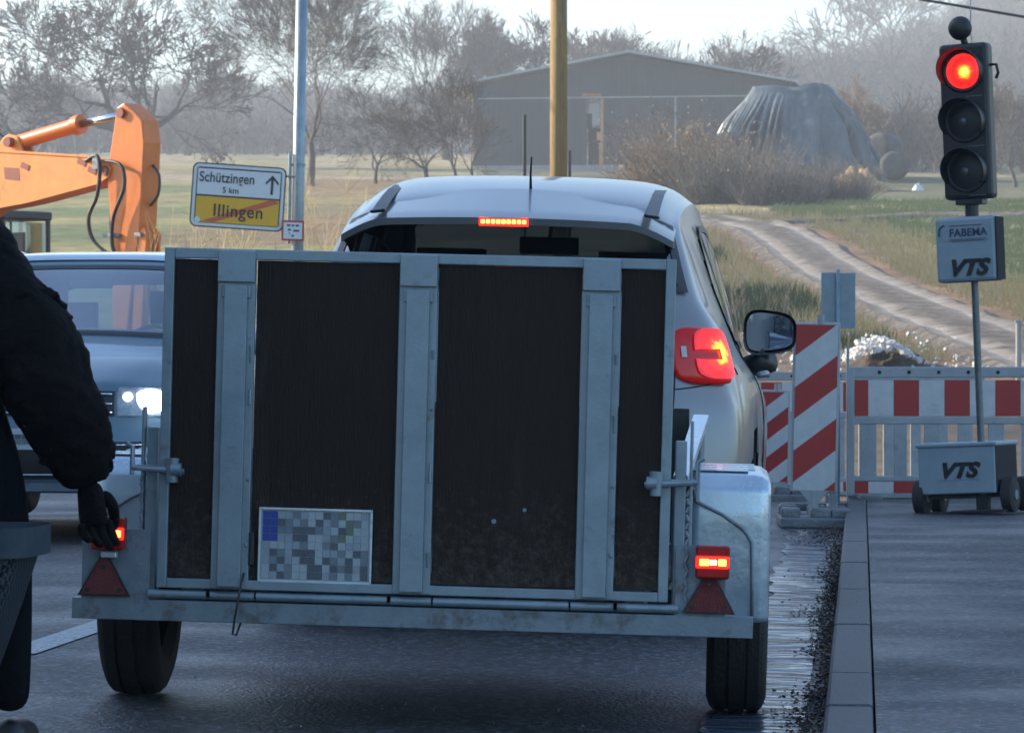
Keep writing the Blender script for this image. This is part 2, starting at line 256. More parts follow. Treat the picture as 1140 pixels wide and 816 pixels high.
# ------------------------------------------------------------------ mesh builder
class MB:
    def __init__(s): s.v = []; s.f = []; s.m = []
    def add(s, vs, fs, mi=0, T=None):
        o = len(s.v)
        for p in vs:
            p = Vector(p); s.v.append(T @ p if T is not None else p)
        for f in fs: s.f.append([o + i for i in f]); s.m.append(mi)
    def box(s, c, d, mi=0, rot=None, T=None):
        x, y, z = d[0] / 2, d[1] / 2, d[2] / 2
        vs = [Vector(p) for p in ((-x, -y, -z), (x, -y, -z), (x, y, -z), (-x, y, -z), (-x, -y, z), (x, -y, z), (x, y, z), (-x, y, z))]
        if rot is not None: vs = [rot @ p for p in vs]
        vs = [p + Vector(c) for p in vs]
        s.add(vs, [(0, 3, 2, 1), (4, 5, 6, 7), (0, 1, 5, 4), (1, 2, 6, 5), (2, 3, 7, 6), (3, 0, 4, 7)], mi, T)
    def tube(s, pts, rad, n=8, mi=0, cap=True, T=None, flat=1.0):
        pts = [Vector(p) for p in pts]
        if not hasattr(rad, '__len__'): rad = [rad] * len(pts)
        vs, fs = [], []; prev = None
        for i, p in enumerate(pts):
            d = (pts[min(i + 1, len(pts) - 1)] - pts[max(i - 1, 0)])
            if d.length < 1e-9: d = Vector((0, 0, 1))
            d.normalize()
            if prev is None:
                a = d.orthogonal().normalized()
            else:
                a = prev - d * prev.dot(d)
                a = a.normalized() if a.length > 1e-6 else d.orthogonal().normalized()
            prev = a; b = d.cross(a)
            for k in range(n):
                t = 2 * math.pi * k / n
                vs.append(p + (a * math.cos(t) + b * math.sin(t) * flat) * rad[i])
        for i in range(len(pts) - 1):
            for k in range(n):
                k2 = (k + 1) % n
                fs.append((i * n + k, i * n + k2, (i + 1) * n + k2, (i + 1) * n + k))
        if cap:
            fs.append(tuple(range(n))[::-1]); fs.append(tuple((len(pts) - 1) * n + k for k in range(n)))
        s.add(vs, fs, mi, T)
    def prism(s, poly, axis, a, b, mi=0, T=None):
        def P(u, v, w):
            return (w, u, v) if axis == 'x' else ((u, w, v) if axis == 'y' else (u, v, w))
        n = len(poly); vs = [P(u, v, a) for u, v in poly] + [P(u, v, b) for u, v in poly]
        fs = [tuple(range(n)), tuple(range(n, 2 * n))[::-1]] + [(i, n + i, n + (i + 1) % n, (i + 1) % n) for i in range(n)]
        s.add(vs, fs, mi, T)
    def grid(s, fn, nu, nv, mi=0, closed=False, T=None, keep=None):
        vs = [fn(i / nu, j / nv) for i in range(nu + 1) for j in range(nv + 1)]
        fs = [(i * (nv + 1) + j, (i + 1) * (nv + 1) + j, (i + 1) * (nv + 1) + j + 1, i * (nv + 1) + j + 1) for i in range(nu) for j in range(nv) if keep is None or keep((i + .5) / nu, (j + .5) / nv)]
        s.add(vs, fs, mi, T)
    def lathe(s, prof, n=32, axis='x', c=(0, 0, 0), mi=0, T=None, close=False):
        vs, fs = [], []; k = len(prof); c = Vector(c)
        for i in range(n):
            t = 2 * math.pi * i / n
            for (a, r) in prof:
                q = (a, r * math.cos(t), r * math.sin(t)) if axis == 'x' else ((r * math.cos(t), a, r * math.sin(t)) if axis == 'y' else (r * math.cos(t), r * math.sin(t), a))
                vs.append(c + Vector(q))
        for i in range(n):
            for j in range(k - 1 if not close else k):
                i2 = (i + 1) % n; j2 = (j + 1) % k
                fs.append((i * k + j, i * k + j2, i2 * k + j2, i2 * k + j))
        s.add(vs, fs, mi, T)
    def build(s, name, mats, parent=None, smooth=False, bevel=0.0, fix=True, loc=None, rot=None, auto=None):
        me = bpy.data.meshes.new(name)
        me.from_pydata([tuple(p) for p in s.v], [], s.f)
        if not isinstance(mats, (list, tuple)): mats = [mats]
        for m in mats: me.materials.append(M[m] if isinstance(m, str) else m)
        me.polygons.foreach_set('material_index', s.m)
        if fix and len(s.f) < 60000:
            import bmesh
            bm = bmesh.new(); bm.from_mesh(me); bmesh.ops.recalc_face_normals(bm, faces=bm.faces); bm.to_mesh(me); bm.free()
        if smooth: me.polygons.foreach_set('use_smooth', [True] * len(me.polygons))
        if auto is not None:
            me.set_sharp_from_angle(angle=R(auto))
        me.update()
        o = bpy.data.objects.new(name, me); COL.objects.link(o)
        if parent is not None: o.parent = parent
        if loc is not None: o.location = loc
        if rot is not None: o.rotation_euler = rot
        if bevel:
            bv = o.modifiers.new('bevel', 'BEVEL'); bv.width = bevel; bv.segments = 2; bv.limit_method = 'ANGLE'; bv.angle_limit = R(40)
        return o
def tag(o, label=None, cat=None, group=None, kind=None):
    if label: o['label'] = label
    if cat: o['category'] = cat
    if group: o['group'] = group
    if kind: o['kind'] = kind
    return o
def empty(name, loc, label, cat, rz=0.0, group=None, rot=None):
    o = bpy.data.objects.new(name, None); COL.objects.link(o); o.location = loc
    o.rotation_euler = rot if rot is not None else (0, 0, rz)
    o.empty_display_size = .2
    return tag(o, label, cat, group)
def copy_tree(o, parent=None):
    c = o.copy(); COL.objects.link(c); c.parent = parent
    for ch in list(o.children): copy_tree(ch, c)
    return c
def text(name, body, size, mat, parent, loc, rot=(R(90), 0, 0), shear=0.0, bold=0.0, sx=1.0, depth=.0015, spacing=1.0):
    cu = bpy.data.curves.new(name, 'FONT'); cu.body = body; cu.size = size; cu.shear = shear; cu.offset = bold
    cu.align_x = 'CENTER'; cu.align_y = 'CENTER'; cu.extrude = depth; cu.space_character = spacing
    t = bpy.data.objects.new(name, cu); COL.objects.link(t)
    bpy.context.view_layer.update()
    me = bpy.data.meshes.new_from_object(t.evaluated_get(bpy.context.evaluated_depsgraph_get()))
    bpy.data.objects.remove(t); me.materials.clear(); me.materials.append(M[mat])
    o = bpy.data.objects.new(name, me); COL.objects.link(o); o.parent = parent; o.location = loc; o.rotation_euler = rot; o.scale = (sx, 1, 1)
    return o

# ------------------------------------------------------------------ terrain
PROF = [(-80, -.1), (44, -.1), (52, .45), (60, 1.0), (75, 2.35), (95, 4.05), (120, 5.9), (160, 8.7), (200, 10.9), (230, 12.9), (300, 17.3), (350, 20.3), (420, 24.0), (520, 28.0), (700, 34.0), (1000, 40.0), (1600, 45)]
def prof(Y):
    for i in range(len(PROF) - 1):
        if Y <= PROF[i + 1][0] or i == len(PROF) - 2:
            y0, z0 = PROF[i]; y1, z1 = PROF[i + 1]
            p0 = PROF[max(i - 1, 0)]; p3 = PROF[min(i + 2, len(PROF) - 1)]
            t = min(max((Y - y0) / (y1 - y0), 0), 1)
            m0 = (z1 - p0[1]) / (y1 - p0[0]) * (y1 - y0) if i > 0 else 0
            m1 = (p3[1] - z0) / (p3[0] - y0) * (y1 - y0)
            if y0 < 44: m0 = 0; m1 = 0
            if y0 == 44: m0 = 0
            return (2 * t**3 - 3 * t**2 + 1) * z0 + (t**3 - 2 * t**2 + t) * m0 + (-2 * t**3 + 3 * t**2) * z1 + (t**3 - t**2) * m1
def H(X, Y):
    z = prof(Y)
    z += 78 * math.exp(-((X - 150) / 60)**2 - ((Y - 640) / 150)**2)
    z += 6 * math.exp(-((X + 10) / 90)**2 - ((Y - 700) / 120)**2)
    z += 8 * math.exp(-((X + 150) / 95)**2 - ((Y - 640) / 120)**2)
    if Y > 48:
        a = min((Y - 48) / 60, 1)
        z += a * .5 * noise.noise(Vector((X * .04, Y * .04, 3))) + a * .12 * noise.noise(Vector((X * .3, Y * .3, 7)))
    return z
def gp(px, py):
    "world point where the line of sight through a photo position meets the ground"
    lo, hi = 46.0, 900.0; Y = lo
    while Y < hi:
        X = (px - 570) * Y / KP
        if CAMZ + (411 - py) * Y / KP <= H(X, Y): break
        Y += .25
    return Vector((X, Y, H(X, Y)))
def at(px, py, Y): return Vector(((px - 570) * Y / KP, Y, CAMZ + (411 - py) * Y / KP))
TR = [(1330, 470), (1240, 432), (1150, 397), (1080, 370), (1010, 342), (950, 316), (905, 290), (872, 267), (835, 252), (790, 244), (740, 242), (690, 243)]
TRW = [gp(*p) for p in TR]
def dtrack(X, Y):
    best = 1e9
    for a, b in zip(TRW, TRW[1:]):
        ax, ay, bx, by = a.x, a.y, b.x, b.y
        t = max(0, min(1, ((X - ax) * (bx - ax) + (Y - ay) * (by - ay)) / ((bx - ax)**2 + (by - ay)**2)))
        best = min(best, math.hypot(X - ax - t * (bx - ax), Y - ay - t * (by - ay)))
    return best
def cover(X, Y):
    n = noise.noise(Vector((X * .05, Y * .025, 1))); n2 = noise.noise(Vector((X * .2, Y * .08, 5)))
    px = 570 + X * KP / max(Y, 1)
    def mix(a, b, t): t = max(0, min(1, t)); return tuple(x * (1 - t) + y * t for x, y in zip(a, b))
    green = (.12, .155, .05); tan = (.34, .28, .16); brown = (.22, .135, .07); dark = (.045, .055, .04); olive = (.26, .235, .09)
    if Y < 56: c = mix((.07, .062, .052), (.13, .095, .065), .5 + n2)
    elif X < .6 * 0 + 6 and X < -1.5 + (Y - 56) * .0:  # left fields
        c = mix(olive, green, .5 + 1.2 * math.sin(Y * .33 + n) * .5)
        if Y < 62: c = mix(brown, c, (Y - 57) / 6)
        if 168 < Y < 205: c = mix((.27, .20, .14), tan, .5 + n2)
        elif 205 < Y < 330: c = mix((.20, .18, .075), tan, .4 + n2)
        if 95 < Y < 190 and X > -9: c = mix(c, brown, .5 + n)
    else:
        c = mix(green, olive, .35 + n2)
        d = dtrack(X, Y)
        if d < 4.6 + 1.5 * n2: c = mix(brown, c, (d - 2.2) / 1.4)
        if Y < 96 and X < 9 and d > 2.4: c = mix(dark, (.10, .10, .06), .4 + 1.5 * n2)
        if Y < 66 and d > 1.6: c = mix((.09, .065, .045), (.20, .13, .07), .5 + 2 * n2)
        if 80 < Y < 118 and X < 9.5 and d > 1.6: c = mix((.13, .10, .07), (.24, .17, .10), .5 + 2 * n2)
        if Y > 118 and Y < 135: c = mix(c, tan, .6 + n2)
        if Y >= 135: c = mix((.07, .085, .045), (.13, .13, .06), .5 + n2)
        if 160 < Y < 176 and X > 10: c = mix(tan, c, .4 + n2)
    if Y > 360: c = mix((.10, .10, .06), (.07, .075, .05), .5 + n)
    return c
ys = [-60, -30, 0, 10, 20, 30, 36, 40, 43]; y = 44.0
while y < 1050: ys.append(y); y += max(.7, y * .0085)
NX = 190
vs_, cs = [], []
for Y in ys:
    half = 45 + max(Y, 0) * .34
    for i in range(NX + 1):
        t = i / NX * 2 - 1; X = half * (abs(t)**1.4) * (1 if t > 0 else -1)
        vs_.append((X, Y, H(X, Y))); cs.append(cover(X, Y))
fs_ = [(r * (NX + 1) + i, r * (NX + 1) + i + 1, (r + 1) * (NX + 1) + i + 1, (r + 1) * (NX + 1) + i) for r in range(len(ys) - 1) for i in range(NX)]
me = bpy.data.meshes.new('terrain'); me.from_pydata(vs_, [], fs_); me.materials.append(M['ground'])
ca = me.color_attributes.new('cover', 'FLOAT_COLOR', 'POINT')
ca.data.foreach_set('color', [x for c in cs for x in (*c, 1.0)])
me.polygons.foreach_set('use_smooth', [True] * len(me.polygons))
terrain = bpy.data.objects.new('terrain', me); COL.objects.link(terrain); tag(terrain, kind='structure')

def ribbon(name, pts, w, mat, dz, n_across=8, lane=False):
    dense = []
    for i in range(len(pts) - 1):
        p0 = pts[max(i - 1, 0)]; p1 = pts[i]; p2 = pts[i + 1]; p3 = pts[min(i + 2, len(pts) - 1)]
        for k in range(14):
            t = k / 14
            dense.append(.5 * ((2 * p1) + (p2 - p0) * t + (2 * p0 - 5 * p1 + 4 * p2 - p3) * t * t + (3 * p1 - p0 - 3 * p2 + p3) * t**3))
    vs, fs, ln = [], [], []
    for i, p in enumerate(dense):
        d = (dense[min(i + 1, len(dense) - 1)] - dense[max(i - 1, 0)]); d.z = 0; d.normalize(); r = Vector((d.y, -d.x, 0))
        ww = w * (1 + .12 * noise.noise(Vector((i * .3, 2, 1))))
        for k in range(n_across + 1):
            u = k / n_across * 2 - 1; q = p + r * u * ww / 2
            vs.append((q.x, q.y, H(q.x, q.y) + dz - (.12 if k in (0, n_across) else 0) - .05 * math.exp(-((abs(u) - .5) / .15)**2)))
            ln.append(.28 * math.exp(-((abs(u) - .5) / .2)**2) - .05)
    m1 = n_across + 1
    for i in range(len(dense) - 1):
        for k in range(n_across): fs.append((i * m1 + k, i * m1 + k + 1, (i + 1) * m1 + k + 1, (i + 1) * m1 + k))
    me = bpy.data.meshes.new(name); me.from_pydata(vs, [], fs); me.materials.append(M[mat])
    a = me.attributes.new('lane', 'FLOAT', 'POINT'); a.data.foreach_set('value', ln)
    o = bpy.data.objects.new(name, me); COL.objects.link(o); tag(o, kind='structure'); return o
ribbon('dirt_track', TRW, 2.5, 'track', .10)
gp2 = [(735, 243), (860, 249), (980, 243), (1140, 241), (1300, 240)]
ribbon('field_path', [gp(*p) for p in gp2], 1.6, 'track', .09)

# ------------------------------------------------------------------ road (u across, v along)
O0 = Vector((-.23, 9.5)); HD = R(5.2); D2 = Vector((math.sin(HD), math.cos(HD))); R2 = Vector((math.cos(HD), -math.sin(HD)))
def zroad(u): return -.026 * u if u > -1.5 else .039 + .02 * (u + 1.5)
def W(u, v, z=0.0):
    p = O0 + R2 * u + D2 * v; return Vector((p.x, p.y, z))
def roadpt(u, v):
    "straight to v=15, then a left-hand bend of radius 15 m about the crown line"
    if v <= 15: return W(u, v, zroad(u))
    Rr = 17.0; c = W(-1.5 - Rr, 15); a = (v - 15) / Rr; a = min(a, 1.45); ex = max(0, v - 15 - 1.45 * Rr)
    rad = Rr + 1.5 + u; r3 = Vector((R2.x, R2.y, 0)); d3 = Vector((D2.x, D2.y, 0))
    p = c + r3 * (rad * math.cos(a)) + d3 * (rad * math.sin(a)) + (-r3 * math.sin(a) + d3 * math.cos(a)) * ex
    p.z = zroad(u); return p
def strip(name, u0, u1, v0, v1, mat, dz=0.0, nu=6, nv=60, kind='structure', fn=roadpt):
    m = MB(); m.grid(lambda a, b: fn(u0 + (u1 - u0) * b, v0 + (v1 - v0) * a) + Vector((0, 0, dz)), nv, nu)
    o = m.build(name, mat, fix=False); tag(o, kind=kind); return o
strip('road', -4.8, 1.0, -40, 60, 'road', 0, 12, 100)
m = MB()
for k in range(-8, 8):
    v0 = k * 4.5 + 2.0
    m.grid(lambda a, b: roadpt(-1.52 + .12 * b, v0 + 2.6 * a) + Vector((0, 0, .004)), 6, 1)
tag(m.build('road_marking', 'paintline', fix=False), kind='structure')
m = MB(); m.grid(lambda a, b: (lambda v, u: W(u, v, zroad(u) + .004))(-1.2 + 14.2 * a, (.70 + .07 * noise.noise(Vector((a * 22, 0, 1))) + .03 * noise.noise(Vector((a * 90, 0, 1)))) * (1 - b) + .94 * b), 260, 3)
tag(m.build('gutter_water', 'gutter', fix=False), kind='structure')
m = MB(); rnd = random.Random(5)
v = -30.0
while v < 15.9:
    L_ = 1.0 - .008
    m.grid(lambda a, b: None, 0, 0) if False else None
    zt = .078 + rnd.uniform(-.002, .002)
    c = W(1.06, v + .5)
    m.box((c.x, c.y, zt / 2 - .06), (.12, L_, zt + .12), rot=Matrix.Rotation(-HD, 3, 'Z'))
    v += 1.0
tag(m.build('kerb', 'kerb', bevel=.012), kind='structure')
m = MB(); m.grid(lambda a, b: W(1.124 + 9 * b, -30 + 46 * a, .076 + .01 * b), 40, 6)
m.grid(lambda a, b: W(1.124, -30 + 46 * a, .076 - .2 * b), 40, 1); m.grid(lambda a, b: W(1.0 + 9 * b, 16, .076 - .2 * a), 1, 1)
tag(m.build('pavement', 'pave', fix=False), kind='structure')
# wet leaf litter between the gutter and the kerb
m = MB(); rnd = random.Random(9)
for i in range(9000):
    v = rnd.uniform(-6.5, 13); wd = .022 + .04 * (0.5 + noise.noise(Vector((v * .7, 0, 0)))) + (.08 if 10.5 < v < 13 else 0)
    u = .995 - abs(rnd.gauss(0, wd)) if rnd.random() > .01 else rnd.uniform(.65, 1.0)
    if u < .62: continue
    p = W(u, v, zroad(u) + .006 + rnd.random() * .02 * (u > .85)); s = rnd.uniform(.003, .007)
    rot = Matrix.Rotation(rnd.uniform(0, 6), 3, 'Z') @ Matrix.Rotation(rnd.uniform(-.9, .9), 3, 'X') @ Matrix.Rotation(rnd.uniform(-.6, .6), 3, 'Y')
    m.add([p + rot @ Vector(q) for q in ((-s, -s * .5, 0), (s, -s * .6, s * .2), (s * .8, s * .6, 0), (-s * .7, s * .5, s * .2))], [(0, 1, 2, 3)])
tag(m.build('leaf_litter', 'leafwet', fix=False), 'dark wet leaves lying in the gutter along the kerb', 'leaves', kind='stuff')

m = MB(); rnd = random.Random(21)
for i in range(1100):
    u, v = (rnd.uniform(1.0, 3.2), rnd.uniform(-4, 15.5)) if rnd.random() < .55 else (rnd.uniform(-2.6, .9), rnd.uniform(-5, 8))
    zz = (.077 + .0011 * (u - 1.1)) if u > 1 else zroad(u)
    if 1 < u < 1.13: zz = .079
    s_ = rnd.uniform(.0015, .005); p = W(u, v, zz + s_ * .4)
    a_ = rnd.uniform(0, 6)
    m.add([p + Vector((math.cos(a_ + k * 2.1) * s_, math.sin(a_ + k * 2.1) * s_, -s_ * .5)) for k in range(3)] + [p + Vector((0, 0, s_ * .8))], [(0, 1, 3), (1, 2, 3), (2, 0, 3)])
tag(m.build('road_grit', 'concrete', fix=False), 'fine pale grit scattered on the asphalt', 'grit', kind='stuff')
# ------------------------------------------------------------------ trailer
TRY = R(3.4)
tl = empty('car_trailer', (O0.x - .028, O0.y, 0), 'grey box trailer with a high dark plywood tail ramp, hitched behind the grey hatchback', 'trailer', rot=(0, R(1.5), -TRY))
SPLIT = {'hoses': 'hose', 'pins': 'pin', 'pipe_clamps': 'pipe_clamp', 'head_seam': 'head_seam', 'ramp_bolt': 'ramp_bolt', 'hinge_tube': 'hinge_tube'}
def part(name, mats, build, parent=tl, **k):
    m = MB(); build(m)
    if name not in SPLIT: return m.build(name, mats, parent, **k)
    par = list(range(len(m.v)))
    def fd(i):
        while par[i] != i: par[i] = par[par[i]]; i = par[i]
        return i
    for f in m.f:
        for q in f[1:]: par[fd(q)] = fd(f[0])
    grp = {}
    for f, mi in zip(m.f, m.m): grp.setdefault(fd(f[0]), []).append((f, mi))
    o = None
    for fl in grp.values():
        mm = MB(); ix = {}
        for f, mi in fl:
            for q in f:
                if q not in ix: ix[q] = len(mm.v); mm.v.append(m.v[q])
            mm.f.append([ix[q] for q in f]); mm.m.append(mi)
        o = mm.build(SPLIT[name], mats, parent, **k)
    return o
WR, ZB, ZT = .634, .343, 1.186
rp = MB()
for sx in (-1, 1): rp.box((sx * (WR - .0125), 0, (ZB + ZT) / 2), (.025, .03, ZT - ZB))
rp.box((0, .0, ZT - .013), (2 * WR - .05, .03, .026)); rp.box((0, 0, ZB + .012), (2 * WR - .05, .03, .024))
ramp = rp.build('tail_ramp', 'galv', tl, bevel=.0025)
for (a, b) in ((-.606, -.504), (-.400, -.052), (.052, .400), (.504, .606)):
    part('panel', 'panel', lambda m: m.box(((a + b) / 2, .004, (ZB + ZT) / 2), (b - a + .006, .012, ZT - ZB - .054)), ramp)
for x in (-.452, 0, .452):
    def f(m):
        m.box((x, -.008, (ZB + ZT) / 2), (.094, .02, ZT - ZB - .004))
        m.box((x, -.024, (ZB + .005 + 1.098) / 2), (.058, .022, 1.098 - ZB - .01))
        m.box((x, -.023, 1.143), (.092, .018, .078))
        m.box((x, -.020, 1.080), (.072, .014, .03))
        for z in (.45, .62, .8, .95): m.tube([(x + .040, -.017, z + rnd.uniform(-.05, .05)), (x + .040, -.022, z)], .004, 6)
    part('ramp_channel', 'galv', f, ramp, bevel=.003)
part('ramp_bolt', 'galv2', lambda m: [m.tube([(.275, -.001, .36 + .2), (.275, -.006, .36 + .2)], .005, 8), m.tube([(.20, -.001, .53), (.20, -.006, .53)], .006, 8)], ramp)
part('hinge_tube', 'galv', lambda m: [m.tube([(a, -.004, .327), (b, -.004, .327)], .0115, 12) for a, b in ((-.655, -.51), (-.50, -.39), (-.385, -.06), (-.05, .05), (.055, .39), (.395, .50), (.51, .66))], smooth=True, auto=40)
part('rear_beam', 'galv2', lambda m: [m.box((0, .02, .286), (1.69, .05, .052)), m.box((0, .03, .317), (1.5, .04, .004))], bevel=.004)
part('underrun', 'hole', lambda m: m.box((0, .12, .315), (1.24, .12, .02)))
for sx in (-1, 1):
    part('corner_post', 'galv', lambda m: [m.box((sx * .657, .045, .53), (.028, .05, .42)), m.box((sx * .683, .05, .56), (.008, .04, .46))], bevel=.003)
    def side(m):
        X = sx * .652
        m.box((X, 1.02, .52), (.03, 1.9, .26))
        m.add([(X - .012, .07, .60), (X + .012, .07, .60), (X + .012 + sx * .03, 1.05, .78), (X - .012 + sx * .03, 1.05, .78), (X - .012, .07, .57), (X + .012, .07, .57), (X + .012, 1.05, .57), (X - .012, 1.05, .57)],
              [(0, 1, 2, 3), (4, 5, 6, 7), (0, 4, 7, 3), (1, 5, 6, 2), (0, 1, 5, 4), (2, 3, 7, 6)])
        m.box((X + sx * .03, 1.52, .70), (.03, .94, .16))
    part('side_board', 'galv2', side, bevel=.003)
    part('top_rail', 'alu', lambda m: m.add([(sx * .638, .07, .655), (sx * .675, .07, .655), (sx * .715, 1.05, .795), (sx * .672, 1.05, .795), (sx * .638, .07, .625), (sx * .675, .07, .625), (sx * .715, 1.05, .77), (sx * .672, 1.05, .77)],
              [(0, 1, 2, 3), (4, 5, 6, 7), (0, 4, 7, 3), (1, 5, 6, 2), (0, 1, 5, 4), (2, 3, 7, 6)]), bevel=.004)
part('front_board', 'black', lambda m: m.box((0, 1.98, .60), (1.3, .03, .40)), bevel=.003)
part('floor', 'ply', lambda m: m.box((0, 1.0, .385), (1.27, 1.9, .02)))
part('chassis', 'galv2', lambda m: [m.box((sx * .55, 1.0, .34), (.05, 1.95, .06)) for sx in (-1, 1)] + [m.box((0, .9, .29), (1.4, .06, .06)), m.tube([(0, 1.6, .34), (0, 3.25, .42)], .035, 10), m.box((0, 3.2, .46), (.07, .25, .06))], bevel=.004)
# mudguards
def fender(m, sx):
    path = [(.37, .275), (.362, .36), (.358, .55), (.365, .615), (.40, .648), (.46, .656), (1.15, .656), (1.22, .64), (1.27, .60), (1.34, .42), (1.36, .3)]
    cross = [(.685, 0), (.76, 0), (.838, 0), (.861, .004), (.876, .014), (.883, .03), (.883, .07)]
    n = len(path)
    def nrm(i):
        a = Vector(path[max(i - 1, 0)]); b = Vector(path[min(i + 1, n - 1)]); d = (b - a).normalized(); return Vector((d.y, -d.x))
    def fn(a, b):
        i = a * (n - 1); i0 = int(min(i, n - 2)); t = i - i0; p = Vector(path[i0]).lerp(Vector(path[i0 + 1]), t); nn = nrm(i0).lerp(nrm(i0 + 1), t)
        j = b * (len(cross) - 1); j0 = int(min(j, len(cross) - 2)); s = j - j0
        u = cross[j0][0] * (1 - s) + cross[j0 + 1][0] * s; q = cross[j0][1] * (1 - s) + cross[j0 + 1][1] * s
        if a < .01: q += 0
        return (sx * u, p.x + nn.x * q, p.y + nn.y * q)
    m.grid(fn, 60, 24)
def add_solid(o, th):
    s = o.modifiers.new('solid', 'SOLIDIFY'); s.thickness = th; s.offset = 0
for sx in (-1, 1):
    m = MB(); fender(m, sx); o = m.build('mudguard', 'alu', tl, smooth=True); add_solid(o, .004)
    part('mudguard_tread', 'alu', lambda m: [m.box((sx * (.70 + .1 * (k % 2)), .47 + .11 * k, .6605), (.085, .08, .004)) for k in range(6)] + [m.box((sx * .75, .78, .659), (.15, .7, .003))], bevel=.001)
    part('stay_rod', 'galv2', lambda m: m.tube([(sx * .688, .12, .62), (sx * .692, .34, .582), (sx * .76, .345, .55), (sx * .812, .345, .515), (sx * .826, .345, .50), (sx * .838, .345, .48), (sx * .842, .345, .38), (sx * .844, .345, .28)], .0045, 8), smooth=True)
    part('latch', 'galv', lambda m: [m.tube([(sx * .57, -.03, .632), (sx * .70, -.028, .640)], .008, 8), m.tube([(sx * .598, -.035, .605), (sx * .598, -.035, .665)], [.014, .017], 10), m.tube([(sx * .575, -.04, .636), (sx * .60, -.04, .636)], .017, 10), m.box((sx * .66, -.02, .64), (.05, .03, .012)), m.tube([(sx * .70, -.025, .62), (sx * .70, -.025, .69), (sx * .715, -.025, .70)], .006, 8)], smooth=True, auto=40)
    part('latch_chain', 'galv2', lambda m: [m.tube([(sx * .677 + .003 * (-1)**k, -.01, .62 - .02 * k), (sx * .677 - .003 * (-1)**k, -.01, .605 - .02 * k)], .004, 5) for k in range(14 if sx > 0 else 6)])
    ux = .74 if sx > 0 else -.765
    part('lamp_bracket', 'galv2', lambda m: m.box((ux - .027 * sx, .0, .39), (.125 if sx > 0 else .17, .004, .19)), bevel=.001)
    lz = .447 if sx > 0 else .475
    lu = .742 if sx > 0 else -.752
    lamp = part('tail_lamp', ['redlens', 'black'], lambda m: [m.box((lu, -.032, lz), (.084, .045, .082)), m.box((lu, -.006, lz), (.078, .014, .075), 1)], bevel=.006)
    part('lit_lens', 'lamp_red', lambda m: m.box((lu, -.0565, lz), (.082, .006, .030)), lamp, bevel=.003)
    part('bulb', ['lamp_on', 'lamp_hot'], lambda m: [m.box((lu - .020, -.0605, lz), (.024, .004, .017)), m.box((lu + .024, -.0605, lz), (.020, .004, .017)), m.box((lu + .002, -.0605, lz), (.016, .005, .012), 1)], lamp, bevel=.002)
    if sx < 0: part('number_plate_lamp', 'alu', lambda m: m.box((lu, -.02, lz - .053), (.04, .03, .018)), lamp, bevel=.004)
    tu = .735 if sx > 0 else -.765
    def tri(m):
        z0, z1, h = .318, .436, .066
        m.prism([(tu - h, z0), (tu + h, z0), (tu, z1)], 'y', -.006, -.014, 1)
        k = .88; zc = (2 * z0 + z1) / 3
        m.prism([(tu - h * k, zc + (z0 - zc) * k), (tu + h * k, zc + (z0 - zc) * k), (tu, zc + (z1 - zc) * k)], 'y', -.013, -.017, 0)
        for dx, dz in ((0, .073), (-.04, .016), (.04, .016)): m.tube([(tu + dx, -.016, z0 + dz), (tu + dx, -.019, z0 + dz)], .006, 8, 1)
    part('triangle_reflector', ['redrefl', 'black'], tri)
    wheel = part('wheel', 'rubber', lambda m: m.lathe([(-.055, .17), (-.078, .20), (-.080, .25), (-.070, .275), (-.058, .287), (-.03, .291), (-.029, .283), (-.021, .283), (-.02, .292), (.02, .292), (.021, .283), (.029, .283), (.03, .291), (.058, .287), (.070, .275), (.080, .25), (.078, .20), (.055, .17)], 48, 'x', (sx * .808, .87, .292)), smooth=True, auto=35)
    part('rim', 'galv', lambda m: m.lathe([(-.055, .172), (-.05, .16), (-.02, .15), (0, .10), (.0, .03), (.03, .03), (.03, .0)], 32, 'x', (sx * .808, .87, .292)), wheel, smooth=True, auto=35)
# number plate (characters are unreadable blocks in the photograph)
pl = part('number_plate', 'plate', lambda m: m.box((-.241, -.006, .457), (.276, .006, .182)), ramp, bevel=.003)
pat = ["43001033215330", "40210132013513", "40112221032533", "31002233015303", "03300133123003", "02102223001321", "01203223210231", "32013322321202", "30213322013132"]
def mosaic(m):
    nr, nc = len(pat), len(pat[0]); w_, h_ = .264 / nc, .168 / nr
    for r in range(nr):
        for c in range(nc):
            g = int(pat[r][c])
            if c < 2 and r < 4: g = 4
            m.box((-.241 - .132 + (c + .5) * w_, -.0105, .457 + .084 - (r + .5) * h_), (w_ * .94, .002, h_ * .94), g)
part('plate_field', ['mos%d' % i for i in range(6)], mosaic, pl)
part('plate_rim', 'alu', lambda m: [m.box((-.241, -.012, .457 + s * .0895), (.282, .006, .006)) for s in (-1, 1)] + [m.box((-.241 + s * .1385, -.012, .457), (.006, .006, .182)) for s in (-1, 1)], pl, bevel=.001)
part('plate_lamp', 'black', lambda m: m.box((-.398, -.012, .445), (.014, .02, .085)), ramp, bevel=.004)
part('cable', 'hose', lambda m: m.tube([(-.415, -.025, .385), (-.418, -.05, .36), (-.425, -.055, .31), (-.432, -.05, .27), (-.436, -.045, .235), (-.428, -.04, .232), (-.42, -.02, .262)], .0028, 6), smooth=True)

